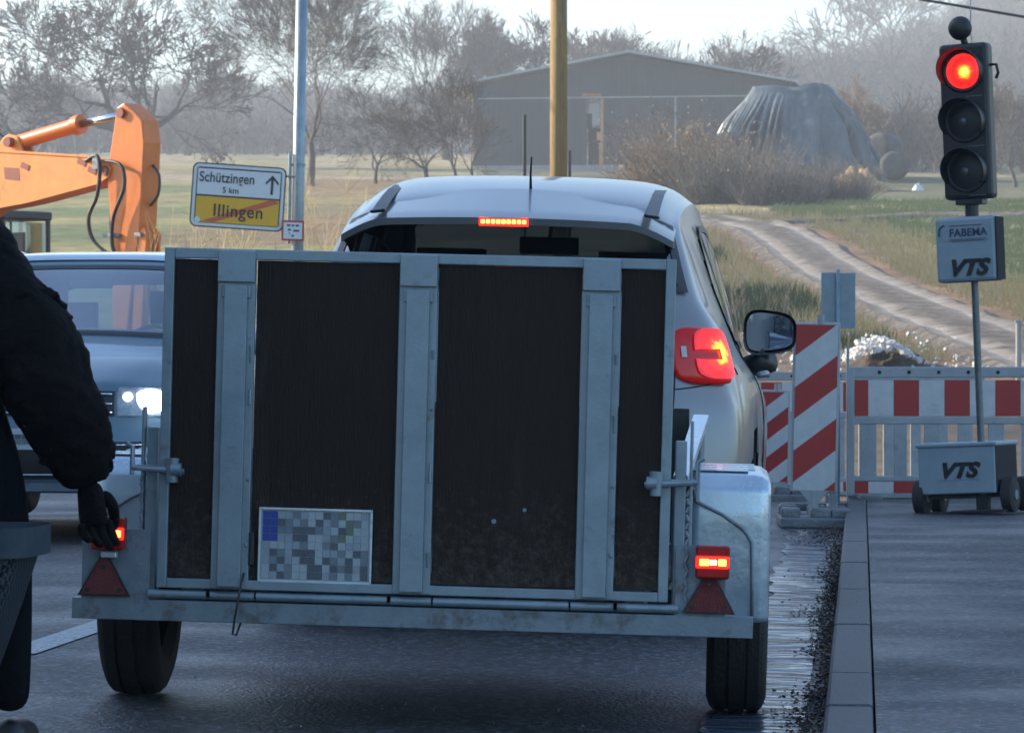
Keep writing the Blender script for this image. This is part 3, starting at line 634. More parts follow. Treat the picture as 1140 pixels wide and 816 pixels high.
# ------------------------------------------------------------------ car builder
def crom(p0, p1, p2, p3, t):
    return .5 * ((2 * p1) + (p2 - p0) * t + (2 * p0 - 5 * p1 + 4 * p2 - p3) * t * t + (3 * p1 - p0 - 3 * p2 + p3) * t**3)
class Surf:
    def __init__(s, rings): s.g = [[Vector(p) for p in r] for r in rings]; s.nu = len(rings) - 1; s.nv = len(rings[0]) - 1
    def cp(s, i, j):
        i = max(0, min(s.nu, i))
        if j < 0: q = s.g[i][-j]; return Vector((-q.x, q.y, q.z))
        return s.g[i][min(j, s.nv)]
    def P(s, u, v):
        sg = 1
        if v < 0: v = -v; sg = -1
        u = max(0, min(s.nu, u)); i = min(int(u), s.nu - 1); j = min(int(v), s.nv - 1); tu, tv = u - i, v - j
        c = [crom(s.cp(i + a, j - 1), s.cp(i + a, j), s.cp(i + a, j + 1), s.cp(i + a, j + 2), tv) for a in (-1, 0, 1, 2)]
        p = crom(*c, tu); return Vector((sg * p.x, p.y, p.z))
    def Nn(s, u, v):
        e = .02; a = s.P(min(u + e, s.nu), v) - s.P(max(u - e, 0), v); b = s.P(u, v + e) - s.P(u, v - e)
        n = b.cross(a); n = n.normalized() if n.length > 1e-9 else Vector((0, 0, 1)); return n
    def Q(s, u, v, off):
        n = s.Nn(u, v); p = s.P(u, v); c = Vector((0, 2.1, .75))
        if n.dot(p - c) < 0: n = -n
        return p + n * off
def inquad(q, u, v):
    sgn = None
    for (a, b) in zip(q, q[1:] + q[:1]):
        c = (b[0] - a[0]) * (v - a[1]) - (b[1] - a[1]) * (u - a[0])
        if abs(c) < 1e-12: continue
        if sgn is None: sgn = c > 0
        elif (c > 0) != sgn: return False
    return True
def bil(q, a, b):
    x = [(1 - a) * (1 - b), a * (1 - b), a * b, (1 - a) * b]
    return sum(x[i] * q[i][0] for i in range(4)), sum(x[i] * q[i][1] for i in range(4))
def patch(S, q, off, n=16, inner=None, mirror=False, th=0):
    m = MB()
    def fn(a, b):
        u, v = bil(q, a, b); p = S.Q(u, v, off)
        return (-p.x, p.y, p.z) if mirror else p
    keep = None
    if inner: keep = lambda a, b: not (inner < a < 1 - inner and inner < b < 1 - inner)
    m.grid(fn, n, n, keep=keep); return m
def grow_quad(q, e):
    cu = sum(p[0] for p in q) / 4; cv = sum(p[1] for p in q) / 4
    return [(cu + (p[0] - cu) * (1 + e), cv + (p[1] - cv) * (1 + e)) for p in q]
def car_body(root, rings, paint, wins, glass, wheels, arch=.34, fu=7, fv=6):
    S = Surf(rings); quads = []
    for (nm, q, mir) in wins:
        quads.append(q)
    m = MB(); nu, nv = S.nu * fu, S.nv * 2 * fv
    def keep(a, b):
        u = a * S.nu; v = (b * 2 - 1) * S.nv
        for (nm, q, mir) in wins:
            if inquad(q, u, v) or (mir and inquad(q, u, -v)): return False
        p = S.P(u, abs(v))
        for (wy, wr) in wheels:
            if abs(p.x) > .55 and math.hypot(p.y - wy, p.z - .32) < wr + .045: return False
        return True
    m.grid(lambda a, b: S.P(a * S.nu, (b * 2 - 1) * S.nv), nu, nv, keep=keep)
    body = m.build('body', [paint, 'interior'], root, smooth=True, auto=50); add_solid(body, .010); body.modifiers['solid'].offset = -1; body.modifiers['solid'].material_offset = 1; body.modifiers['solid'].material_offset_rim = 1
    for (nm, q, mir) in wins:
        for mm in ([False, True] if mir else [False]):
            g = patch(S, q, .006, 18, mirror=mm).build(nm, glass if nm != 'windshield' else 'glass_l', root, smooth=True)
            patch(S, grow_quad(q, .14), .009, 28, inner=.075, mirror=mm).build('window_seal', 'black', g, smooth=True)
    return S, body
def car_wheels(root, wheels, hw, r=.32, w_=.2):
    for wy, wr in wheels:
        for sx in (-1, 1):
            x = sx * (hw - w_ / 2 - .02)
            m = MB(); m.lathe([(-w_ / 2 + .02, r * .62), (-w_ / 2, r * .75), (-w_ / 2 + .005, r * .93), (-w_ / 2 + .03, r), (w_ / 2 - .03, r), (w_ / 2 - .005, r * .93), (w_ / 2, r * .75), (w_ / 2 - .02, r * .62)], 40, 'x', (x, wy, r))
            t = m.build('wheel', 'rubber', root, smooth=True)
            m = MB(); m.lathe([(-w_ / 2 + .02, r * .63), (sx * .02, r * .58), (sx * .04, r * .2), (sx * .05, 0)], 30, 'x', (x, wy, r)); 
            for k in range(5):
                a = 2 * math.pi * k / 5; m.box((x + sx * (w_ / 2 - .03), wy + math.cos(a) * r * .32, r + math.sin(a) * r * .32), (.02, .05, r * .55), rot=Matrix.Rotation(math.pi / 2 - a + math.pi / 2 * 0, 3, 'X') if False else Matrix.Rotation(a - math.pi / 2, 3, 'X'))
            m.build('rim', 'galv', t, smooth=True, auto=35)
def seats(root, rows, hw=.36):
    for y0, zt in rows:
        for x in (-hw, hw):
            m = MB(); m.box((x, y0, .78), (.46, .14, .62), rot=Matrix.Rotation(R(-12), 3, 'X')); m.box((x, y0 + .25, .5), (.48, .5, .16))
            s = m.build('seat', 'interior', root, bevel=.05)
            m = MB(); m.box((x, y0 - .07, zt), (.27, .10, .2)); m.tube([(x - .06, y0 - .07, zt - .16), (x - .06, y0 - .07, zt)], .008, 6); m.tube([(x + .06, y0 - .07, zt - .16), (x + .06, y0 - .07, zt)], .008, 6)
            m.build('headrest', 'interior', s, bevel=.04)

# ---- grey hatchback in front of the trailer
c0 = W(0, 3.55)
hb = empty('parked_hatchback', (-.08, 13.12, 0), 'grey hatchback with brake lights on, towing the box trailer', 'car', rot=(0, R(1.4), -R(4.6)))
hb.name = 'hatchback_car'
G = [
 [(0, .05, .28), (.5, .07, .28), (.76, .17, .28), (.80, .23, .28), (.81, .25, .28), (.82, .27, .27), (.82, .29, .25)],
 [(0, .0, .52), (.5, .02, .52), (.79, .13, .52), (.835, .23, .52), (.84, .27, .51), (.845, .30, .46), (.835, .34, .25)],
 [(0, .02, .74), (.5, .04, .74), (.785, .15, .74), (.835, .27, .74), (.845, .32, .72), (.855, .38, .62), (.845, .44, .25)],
 [(0, .07, .88), (.5, .08, .88), (.735, .17, .88), (.80, .28, .88), (.825, .38, .86), (.865, .46, .70), (.855, .54, .25)],
 [(0, .10, 1.05), (.49, .11, 1.05), (.69, .20, 1.05), (.752, .33, 1.05), (.80, .48, .96), (.870, .60, .76), (.86, .68, .25)],
 [(0, .18, 1.16), (.47, .20, 1.16), (.645, .28, 1.16), (.695, .42, 1.15), (.79, .62, .985), (.875, .76, .78), (.865, .84, .25)],
 [(0, .30, 1.31), (.45, .33, 1.30), (.605, .42, 1.29), (.652, .55, 1.27), (.785, .82, 1.0), (.88, .96, .79), (.87, 1.0, .25)],
 [(0, .42, 1.44), (.43, .45, 1.43), (.575, .54, 1.40), (.622, .70, 1.37), (.785, 1.05, 1.005), (.885, 1.15, .79), (.872, 1.2, .25)],
 [(0, .62, 1.53), (.42, .65, 1.515), (.565, .76, 1.465), (.612, .90, 1.42), (.785, 1.3, 1.01), (.888, 1.4, .79), (.875, 1.4, .25)],
 [(0, 1.1, 1.605), (.42, 1.12, 1.59), (.575, 1.2, 1.53), (.622, 1.3, 1.46), (.785, 1.65, 1.01), (.89, 1.7, .78), (.875, 1.7, .25)],
 [(0, 1.7, 1.64), (.43, 1.7, 1.625), (.59, 1.75, 1.56), (.637, 1.8, 1.47), (.785, 2.0, 1.0), (.89, 2.0, .77), (.875, 2.0, .25)],
 [(0, 2.3, 1.61), (.43, 2.32, 1.59), (.59, 2.4, 1.50), (.64, 2.45, 1.44), (.785, 2.45, .99), (.89, 2.45, .76), (.875, 2.45, .25)],
 [(0, 2.62, 1.51), (.43, 2.66, 1.49), (.60, 2.78, 1.42), (.66, 2.82, 1.36), (.785, 2.85, .98), (.89, 2.85, .75), (.875, 2.85, .25)],
 [(0, 3.32, 1.10), (.45, 3.28, 1.08), (.66, 3.14, 1.05), (.745, 3.1, 1.0), (.79, 3.15, .95), (.885, 3.2, .73), (.87, 3.2, .25)],
 [(0, 3.6, 1.03), (.45, 3.6, 1.01), (.68, 3.55, .98), (.76, 3.55, .95), (.80, 3.55, .9), (.875, 3.55, .7), (.86, 3.55, .25)],
 [(0, 4.05, .92), (.42, 4.0, .91), (.64, 3.92, .88), (.73, 3.88, .85), (.78, 3.85, .8), (.86, 3.85, .6), (.85, 3.85, .25)],
 [(0, 4.28, .70), (.42, 4.22, .70), (.65, 4.10, .70), (.74, 4.0, .70), (.78, 3.98, .66), (.83, 3.98, .5), (.83, 3.98, .25)],
 [(0, 4.30, .28), (.42, 4.25, .28), (.65, 4.12, .28), (.74, 4.06, .28), (.78, 4.04, .27), (.82, 4.02, .26), (.82, 4.02, .25)],
]
wins = [('rear_window', [(5.25, -1.75), (5.25, 1.75), (7.05, 1.72), (7.05, -1.72)], False),
        ('windshield', [(11.7, -1.85), (11.7, 1.85), (12.95, 1.85), (12.95, -1.85)], False),
        ('quarter_window', [(8.2, 3.55), (8.2, 3.92), (9.05, 3.93), (9.05, 3.1)], True),
        ('side_window', [(9.15, 3.1), (9.15, 3.93), (10.45, 3.93), (10.45, 3.1)], True),
        ('door_window', [(10.55, 3.1), (10.55, 3.93), (12.6, 3.85), (12.0, 3.1)], True)]
WH = [(.86, .32), (3.48, .32)]
S, body = car_body(hb, G, 'paint_grey', wins, 'glass', WH)
car_wheels(hb, WH, .88)
seats(hb, [(1.25, 1.22), (2.15, 1.27)])
part('dashboard', 'interior', lambda m: m.box((0, 2.95, .85), (1.3, .5, .28)), hb, bevel=.06)
part('cabin_floor', 'interior', lambda m: [m.box((0, 2.0, .33), (1.55, 3.4, .05)), m.box((0, .55, .6), (1.3, .5, .55))], hb)
part('roof_lining', 'interior', lambda m: m.grid(lambda a, b: S.Q(8.1 + 3.3 * a, -1.7 + 3.4 * b, -.05), 12, 10), hb)
rm = part('inner_mirror', 'interior', lambda m: [m.box((0, 2.45, 1.40), (.24, .03, .07)), m.tube([(0, 2.47, 1.42), (0, 2.58, 1.5)], .01, 6)], hb, bevel=.015)
# roof spoiler with high brake light
def spo(m):
    def sec(x):
        a = abs(x) / .60; drop = .015 * a**2 + .10 * max(0, a - .72)**1.5 * 4; yb = .20 + .10 * a**2 + .12 * max(0, a - .75) * 2
        return yb, 1.435 - drop
    def top(a, b):
        x = (b * 2 - 1) * .585; yb, z = sec(x); t = a
        Y_ = yb + (.66 + .1 * (abs(x) / .6)**2 - yb) * t
        zz = z - .004 + (.115 - .03 * (abs(x) / .6)**2) * t - .012 * (abs(x) / .6)**2 * t
        if a == 0: zz -= .006
        return (x, Y_, zz)
    def bot(a, b):
        x = (b * 2 - 1) * .585; yb, z = sec(x); return (x, yb + .008 + (.52 - yb) * a, z - .034 + .01 * a)
    m.grid(top, 8, 40); m.grid(bot, 8, 40)
    n = 40; 
    m.grid(lambda a, b: Vector(top(0, b)).lerp(Vector(bot(0, b)), a), 2, 40)
    for s in (0, 1): m.grid(lambda a, b: Vector(top(b, s)).lerp(Vector(bot(b, s)), a), 2, 8)
sp = part('roof_spoiler', 'paint_grey', spo, hb, smooth=True, auto=45)
part('high_brake_light', ['lamp_red', 'lamp_on'], lambda m: [m.box((0, .212, 1.411), (.172, .02, .030))] + [m.box((-.072 + .018 * k, .200, 1.411), (.014, .006, .014), 1) for k in range(9)], sp, bevel=.002)
for sx in (-1, 1):
    part('roof_strap', 'black', lambda m: [m.add([(.03 + sx * .48 + dx, yy, zz) for yy, zz in ((.28, 1.440), (.45, 1.478), (.62, 1.513), (.80, 1.545), (1.0, 1.568)) for dx in (-.022, .022)], [(2 * k, 2 * k + 1, 2 * k + 3, 2 * k + 2) for k in range(4)])], hb)
    part('strap_foot', 'black', lambda m: m.box((.03 + sx * .48, .30, 1.443), (.055, .05, .010), rot=Matrix.Rotation(sx * R(8), 3, 'Y')), hb, bevel=.005)
part('aerial', 'black', lambda m: m.tube([(.05, .75, 1.54), (.055, .66, 1.60), (.06, .62, 1.66)], [.006, .004, .003], 6), hb)
part('rear_wiper', 'black', lambda m: m.tube([(0, .13, 1.17), (-.25, .16, 1.2), (-.4, .18, 1.21)], .008, 6), hb)
for sx in (-1, 1):
    q = [(2.9, 1.35), (2.9, 2.75), (3.98, 2.65), (4.05, 1.35)]
    lm = MB()
    def lf(a, b):
        # rounded outline: squircle mapping of the unit square
        x, y = a * 2 - 1, b * 2 - 1; k = .22
        x2 = x * (1 - k * y**4 * abs(x)**2 * .5 - .0); y2 = y * (1 - k * x**4 * abs(y)**2 * 1.0)
        u, v = bil(q, x2 * .5 + .5, y2 * .5 + .5); p = S.Q(u, v, .010 + .012 * (1 - x**4) * (1 - y**4)); return (sx * p.x, p.y, p.z)
    lm.grid(lf, 26, 26)
    lamp = lm.build('tail_light', 'lamp_dim', hb, smooth=True); add_solid(lamp, .012)
    def cshape(m):
        qi = [(2.97, 1.66), (2.97, 2.66), (3.93, 2.56), (3.97, 1.66)]
        def fn(a, b):
            u, v = bil(qi, a, b); x, y = a * 2 - 1, b * 2 - 1; u, v = bil(qi, (x * (1 - .10 * y**4)) * .5 + .5, (y * (1 - .22 * x**4)) * .5 + .5); p = S.Q(u, v, .036); return (sx * p.x, p.y, p.z)
        m.grid(fn, 20, 20, keep=lambda a, b: not (abs(b - .5) < .11 and a < .6))
    cc_ = S.Q(3.5, 2.22, .02); M['tail_lens%d' % sx] = taillens('lit_tail_lens', (sx * cc_.x, cc_.y, cc_.z), .11, st=2.7)
    part('lit_band', 'tail_lens%d' % sx, cshape, lamp, smooth=True)
    part('reverse_lens', 'plate', lambda m: m.grid(lambda a, b: (lambda p: (sx * p.x, p.y, p.z))(S.Q(3.42 + .20 * a, 1.44 + .08 * b, .034)), 4, 4), lamp, smooth=True)
    # door mirrors
    def mir(m):
        c = Vector((sx * .90, 2.5, 1.07))
        def fn(a, b):
            t = b * 2 * math.pi; r = math.sin(min(a, 1) * math.pi / 2)
            ct, st = math.cos(t), math.sin(t); se = lambda x: math.copysign(abs(x)**.6, x)
            x = se(ct) * .108 * r; z = se(st) * (.100 - .022 * (se(ct) * .5 + .5)) * r
            return c + Vector((sx * x, .0 + .10 * math.cos(a * math.pi / 2) ** .8, z))
        m.grid(fn, 10, 32)
        m.grid(lambda a, b: (lambda p: Vector((c.x + (p.x - c.x) * (1 - .08 * a), c.y + .012 * a, c.z + (p.z - c.z) * (1 - .08 * a))))(fn(1, b)), 1, 32)
    mr_ = part('door_mirror', 'black', mir, hb, smooth=True)
    def mgl(m):
        c = Vector((sx * .90, 2.508, 1.07)); se = lambda x: math.copysign(abs(x)**.6, x); pts = []
        for k in range(32):
            t = k / 32 * 2 * math.pi; ct, st = math.cos(t), math.sin(t)
            pts.append(c + Vector((sx * se(ct) * .095, 0.004 - .02 * se(st) , se(st) * (.087 - .020 * (se(ct) * .5 + .5)))))
        m.add(pts, [tuple(range(32))])
    part('mirror_glass', 'mirror', mgl, mr_)
    part('mirror_foot', 'black', lambda m: [m.tube([(sx * .80, 2.60, .93), (sx * .86, 2.57, .945), (sx * .90, 2.54, .96)], [.04, .05, .055], 10)], mr_, smooth=True)
    part('door_handle', 'paint_grey', lambda m: m.tube([(sx * .88, 1.28, .90), (sx * .905, 1.33, .905), (sx * .905, 1.45, .905), (sx * .885, 1.5, .90)], .013, 8), hb, smooth=True)
    part('door_seam', 'hole', lambda m: [m.tube([S.P(9.0, v_) * 1.0 if sx > 0 else Vector((-S.P(9.0, v_).x, S.P(9.0, v_).y, S.P(9.0, v_).z)) for v_ in (4.0, 4.3, 4.6, 5.0, 5.4)], .004, 4)], hb)
for sx in (-1, 1):
    mp_ = lambda p: Vector((sx * p.x, p.y, p.z))
    part('bumper_seam', 'hole', lambda m: m.tube([mp_(S.Q(2.72 + .06 * k, 1.2 + .24 * k, .001)) for k in range(13)], .003, 4), hb)
    part('door_gap', 'hole', lambda m: m.tube([mp_(S.Q(8.05 + .16 * k, 4.0 + .14 * k, .001)) for k in range(12)], .003, 4), hb)
part('tailgate_seam', 'hole', lambda m: m.tube([S.Q(2.2 + .3 * k / 1, 1.30 + .02 * k, .001) for k in range(0, 9)], .004, 4), hb)

# ---- oncoming dark estate facing the camera
fc = W(-3.24, 14.35)
oc = empty('oncoming_car', (fc.x, fc.y, .03), 'dark blue oncoming car with headlight on, facing the camera behind the cyclist', 'car', rot=(0, 0, math.pi - HD + R(1)))
K = [
 [(0, .05, .30), (.5, .07, .30), (.78, .2, .30), (.82, .25, .3), (.83, .27, .3), (.84, .3, .29), (.84, .32, .25)],
 [(0, .0, .6), (.5, .02, .6), (.8, .16, .6), (.85, .25, .6), (.86, .3, .58), (.87, .35, .5), (.86, .4, .25)],
 [(0, .05, 1.0), (.5, .07, 1.0), (.75, .18, 1.0), (.80, .3, 1.0), (.84, .4, .95), (.89, .5, .75), (.88, .5, .25)],
 [(0, .30, 1.45), (.45, .33, 1.44), (.63, .42, 1.38), (.68, .5, 1.34), (.83, .7, 1.03), (.90, .8, .8), (.89, .8, .25)],
 [(0, .55, 1.58), (.45, .58, 1.57), (.61, .66, 1.52), (.67, .8, 1.45), (.83, 1.1, 1.03), (.90, 1.2, .8), (.89, 1.2, .25)],
 [(0, 1.2, 1.63), (.46, 1.2, 1.62), (.62, 1.25, 1.57), (.68, 1.35, 1.5), (.83, 1.6, 1.03), (.90, 1.7, .8), (.89, 1.7, .25)],
 [(0, 1.9, 1.64), (.46, 1.9, 1.63), (.62, 1.95, 1.58), (.68, 2.0, 1.5), (.83, 2.1, 1.02), (.90, 2.2, .8), (.89, 2.2, .25)],
 [(0, 2.35, 1.61), (.46, 2.38, 1.60), (.63, 2.5, 1.54), (.69, 2.55, 1.47), (.83, 2.6, 1.0), (.90, 2.6, .8), (.89, 2.6, .25)],
 [(0, 2.58, 1.555), (.47, 2.62, 1.54), (.66, 2.75, 1.47), (.72, 2.8, 1.40), (.83, 2.9, .99), (.90, 2.9, .8), (.89, 2.9, .25)],
 [(0, 3.30, 1.12), (.5, 3.25, 1.10), (.72, 3.12, 1.07), (.79, 3.1, 1.03), (.83, 3.15, .97), (.90, 3.2, .78), (.89, 3.2, .25)],
 [(0, 3.42, 1.085), (.5, 3.38, 1.07), (.73, 3.3, 1.04), (.80, 3.28, 1.0), (.84, 3.3, .95), (.90, 3.35, .76), (.89, 3.35, .25)],
 [(0, 3.95, .985), (.46, 3.92, .99), (.66, 3.85, .965), (.78, 3.8, .93), (.83, 3.8, .88), (.89, 3.8, .66), (.88, 3.8, .25)],
 [(0, 4.28, .87), (.40, 4.24, .885), (.60, 4.16, .87), (.74, 4.05, .855), (.81, 4.0, .81), (.88, 4.0, .6), (.87, 4.0, .25)],
 [(0, 4.38, .81), (.38, 4.34, .81), (.60, 4.26, .80), (.76, 4.12, .79), (.82, 4.06, .76), (.87, 4.05, .55), (.87, 4.05, .25)],
 [(0, 4.42, .66), (.38, 4.38, .66), (.62, 4.29, .66), (.78, 4.15, .66), (.83, 4.09, .63), (.87, 4.08, .5), (.86, 4.08, .25)],
 [(0, 4.46, .48), (.40, 4.42, .48), (.64, 4.32, .48), (.79, 4.18, .48), (.83, 4.13, .46), (.86, 4.1, .4), (.86, 4.1, .25)],
 [(0, 4.42, .25), (.40, 4.38, .25), (.64, 4.28, .25), (.78, 4.17, .25), (.82, 4.13, .25), (.85, 4.12, .25), (.85, 4.12, .24)],
]
wins2 = [('windshield', [(8.12, -1.88), (8.12, 1.88), (8.92, 1.93), (8.92, -1.93)], False),
         ('rear_window', [(2.3, -1.7), (2.3, 1.7), (3.2, 1.65), (3.2, -1.65)], False),
         ('side_window', [(4.2, 3.15), (4.2, 3.9), (5.9, 3.92), (5.9, 3.1)], True),
         ('door_window', [(6.05, 3.1), (6.05, 3.92), (8.5, 3.85), (7.7, 3.12)], True)]
WH2 = [(.85, .32), (3.5, .32)]
oc.scale = (1, 1, .94)
S2, b2 = car_body(oc, K, 'paint_blue', wins2, 'glass_l', WH2)
part('roof_panel', 'paint_pale', lambda m: m.grid(lambda a, b: S2.Q(3.9 + 4.02 * a, -2.15 + 4.3 * b, .007), 26, 24), oc, smooth=True)
car_wheels(oc, WH2, .90)
seats(oc, [(1.2, 1.25), (2.15, 1.30)], .38)
part('dashboard', 'interior', lambda m: m.box((0, 2.98, .90), (1.4, .5, .26)), oc, bevel=.06)
part('cabin_floor', 'interior', lambda m: m.box((0, 2.0, .33), (1.6, 3.4, .05)), oc)
part('inner_mirror', 'interior', lambda m: m.box((0, 2.62, 1.44), (.24, .03, .07)), oc, bevel=.015)
part('steering_wheel', 'interior', lambda m: m.tube([(-.36 + .18 * math.cos(t * .3142 * 1), 2.62 + .05 * math.sin(t * .3142), 1.0 + .18 * math.sin(t * .3142)) for t in range(21)], .014, 8), oc, smooth=True)
# grille, lamps, plate, badge
def fpatch(m, u0, u1, v0, v1, off, n=10, mi=0):
    m.grid(lambda a, b: S2.Q(u0 + (u1 - u0) * a, v0 + (v1 - v0) * b, off), n, n, mi)
gr = part('grille', ['black', 'chrome'], lambda m: [fpatch(m, 13.05, 13.95, -1.2, 1.2, .006)], oc, smooth=True)
part('grille_bar', 'chrome', lambda m: [m.tube([S2.Q(u_, v_ * .115, .014) for v_ in range(-10, 11)], .007, 6) for u_ in (13.2, 13.55, 13.85)], gr, smooth=True)
lg = part('lower_grille', 'black', lambda m: [fpatch(m, 14.75, 15.6, -1.9, 1.9, .006)], oc, smooth=True)
part('grille_bar', 'chrome', lambda m: [m.tube([S2.Q(u_, v_ * .18, .012) for v_ in range(-10, 11)], .005, 6) for u_ in (14.85, 15.5)], lg, smooth=True)
part('bumper_lip', 'galv', lambda m: fpatch(m, 15.68, 15.9, -2.2, 2.2, .012), oc, smooth=True)
for s in (-1, 1):
    def hl(m):
        m.grid(lambda a, b: (lambda p: (s * p.x, p.y, p.z))(S2.Q(12.85 + 1.1 * a - .15 * b * (1 - a), 1.25 + 1.75 * b, .010)), 10, 14)
    h = part('headlight', 'lampglass', hl, oc, smooth=True)
    def hb_(m):
        c = S2.Q(13.45, 1.95, .03); c = Vector((s * c.x, c.y, c.z))
        m.lathe([(.016, 0), (.014, .05), (.0, .080), (-.03, .084)], 28, 'y', c, T=Matrix.Translation(c) @ Matrix.Diagonal((1.1, 1, .8, 1)) @ Matrix.Translation(-c))
        c3 = S2.Q(13.3, 1.45, .022); m.lathe([(.006, 0), (.0, .022), (-.02, .024)], 14, 'y', (s * c3.x, c3.y, c3.z))
    part('lit_bulb', 'white_on', hb_, h, smooth=False)
    part('fog_light', 'plate', lambda m: m.tube([(s * .63, 4.32, .42), (s * .63, 4.345, .42)], .045, 16), oc)
    part('door_mirror', 'paint_pale', lambda m: m.grid(lambda a, b: (s * .98 + .11 * math.cos(a * math.pi) , 2.78 + .07 * math.sin(a * math.pi) * math.cos(b * 2 * math.pi), 1.08 + .075 * math.sin(a * math.pi) * math.sin(b * 2 * math.pi)), 12, 20), oc, smooth=True)
    part('mirror_foot', 'black', lambda m: m.tube([(s * .82, 2.8, 1.0), (s * .92, 2.8, 1.04)], .03, 8), oc)
    part('roof_rail', 'chrome', lambda m: m.tube([(s * .60, .7, 1.56), (s * .61, .8, 1.62), (s * .62, 1.6, 1.65), (s * .62, 2.3, 1.62), (s * .63, 2.42, 1.57)], .013, 8), oc, smooth=True)
bc = S2.Q(13.55, 0, .02)
def badge(m):
    n = 28
    ring = [(bc.x + .088 * math.cos(2 * math.pi * k / n), bc.y + .006, bc.z + .088 * math.sin(2 * math.pi * k / n)) for k in range(n + 1)]
    m.tube(ring, .009, 6)
    m.tube([(bc.x, bc.y - .004, bc.z), (bc.x, bc.y + .002, bc.z)], .084, 28, 1)
    def st(a, b): m.tube([(bc.x + a[0], bc.y + .007, bc.z + a[1]), (bc.x + b[0], bc.y + .007, bc.z + b[1])], .0075, 6)
    st((-.038, .074), (0, .008)); st((.038, .074), (0, .008))
    st((-.075, .038), (-.034, -.066)); st((-.034, -.066), (0, .0)); st((.075, .038), (.034, -.066)); st((.034, -.066), (0, .0))
part('badge', ['chrome', 'ink_blue'], badge, oc, smooth=True, auto=40)
pb = S2.Q(14.55, 0, .0)
fp = part('number_plate', 'plate', lambda m: m.box((0, pb.y + .03, .545), (.52, .012, .115), rot=None), oc, bevel=.003)
part('plate_field', ['mos1', 'mos3', 'mos2'], lambda m: [m.box((-.22 + .037 * k, pb.y + .038, .545 + .028 * ((j) - .5)), (.034, .003, .026), (k * 3 + j * 2) % 3) for k in range(13) for j in range(2)], fp)

# ------------------------------------------------------------------ traffic light unit
TX, TY = 2.735, 22.0
tf = empty('traffic_light', (TX, TY, .08), 'portable three lamp traffic light showing red, on a wheeled blue grey box cart', 'traffic light', rot=(0, -R(2.4), -R(25)))
PXM = KP / TY
cart = part('cart_box', ['vbox', 'hole'], lambda m: [m.box((-.12, .0, .25), (.46, .40, .27)), m.box((-.12, 0, .395), (.485, .42, .025))], tf, bevel=.008)
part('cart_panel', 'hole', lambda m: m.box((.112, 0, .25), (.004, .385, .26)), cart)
part('cart_label', 'plate' if False else 'mos0', lambda m: m.box((-.115, -.2015, .245), (.25, .003, .10)), cart)
text('cart_lettering', 'VTS', .115, 'ink', cart, (-.115, -.206, .245), shear=.35, bold=.006, sx=1.15)
for x, y in ((-.36, -.12), (.16, -.10), (-.36, .18), (.16, .18)):
    wv = part('cart_wheel', 'rubber', lambda m: m.lathe([(-.035, .0), (-.035, .08), (-.028, .1), (.028, .1), (.035, .08), (.035, 0)], 24, 'x', (x, y, .1)), tf, smooth=True, auto=40)
    part('hub', 'galv2', lambda m: m.lathe([(-.04, 0), (-.04, .03), (.04, .03), (.04, 0)], 12, 'x', (x, y, .1)), wv)
part('axle', 'dpole', lambda m: [m.tube([(-.36, -.12, .1), (.16, -.10, .1)], .012, 8), m.tube([(-.36, .18, .1), (.16, .18, .1)], .012, 8)], tf)
part('mast', 'dpole', lambda m: m.tube([(0, -.1, .02), (0, -.1, 1.45), (0, -.1, 1.8)], .021, 12), tf, smooth=True, auto=40)
part('mast_foot', 'black', lambda m: [m.box((0, -.12, .012), (.32, .2, .016)), m.box((0, -.1, .06), (.07, .06, .09))], tf, bevel=.003)
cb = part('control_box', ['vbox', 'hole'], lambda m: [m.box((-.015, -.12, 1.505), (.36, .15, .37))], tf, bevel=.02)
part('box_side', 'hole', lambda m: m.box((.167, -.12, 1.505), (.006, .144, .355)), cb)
part('logo_panel', 'mos0', lambda m: m.box((-.015, -.1965, 1.60), (.285, .003, .09)), cb)
text('box_lettering', 'FABEMA', .062, 'ink_blue', cb, (.005, -.201, 1.598), bold=.001)
part('logo_arc', 'ink_blue', lambda m: [m.tube([(-.135 + .035 * math.cos(t), -.200, 1.60 + .045 * math.sin(t)) for t in [R(200 - 12 * k) for k in range(10)]], .005, 6), m.box((-.01, -.2, 1.64), (.2, .002, .004)), m.box((.0, -.2, 1.562), (.22, .002, .003)), m.box((.0, -.2, 1.553), (.2, .002, .003))], cb)
text('box_lettering', 'VTS', .125, 'ink', cb, (-.01, -.202, 1.395), shear=.35, bold=.006, sx=1.1)
part('swivel', 'black', lambda m: [m.tube([(0, -.1, 1.68), (0, -.1, 1.76)], .04, 12), m.box((0, -.1, 1.775), (.16, .1, .03))], tf, bevel=.004)
hd = part('signal_head', 'black', lambda m: m.box((0, -.1, 2.235), (.29, .12, .89)), tf, bevel=.025)
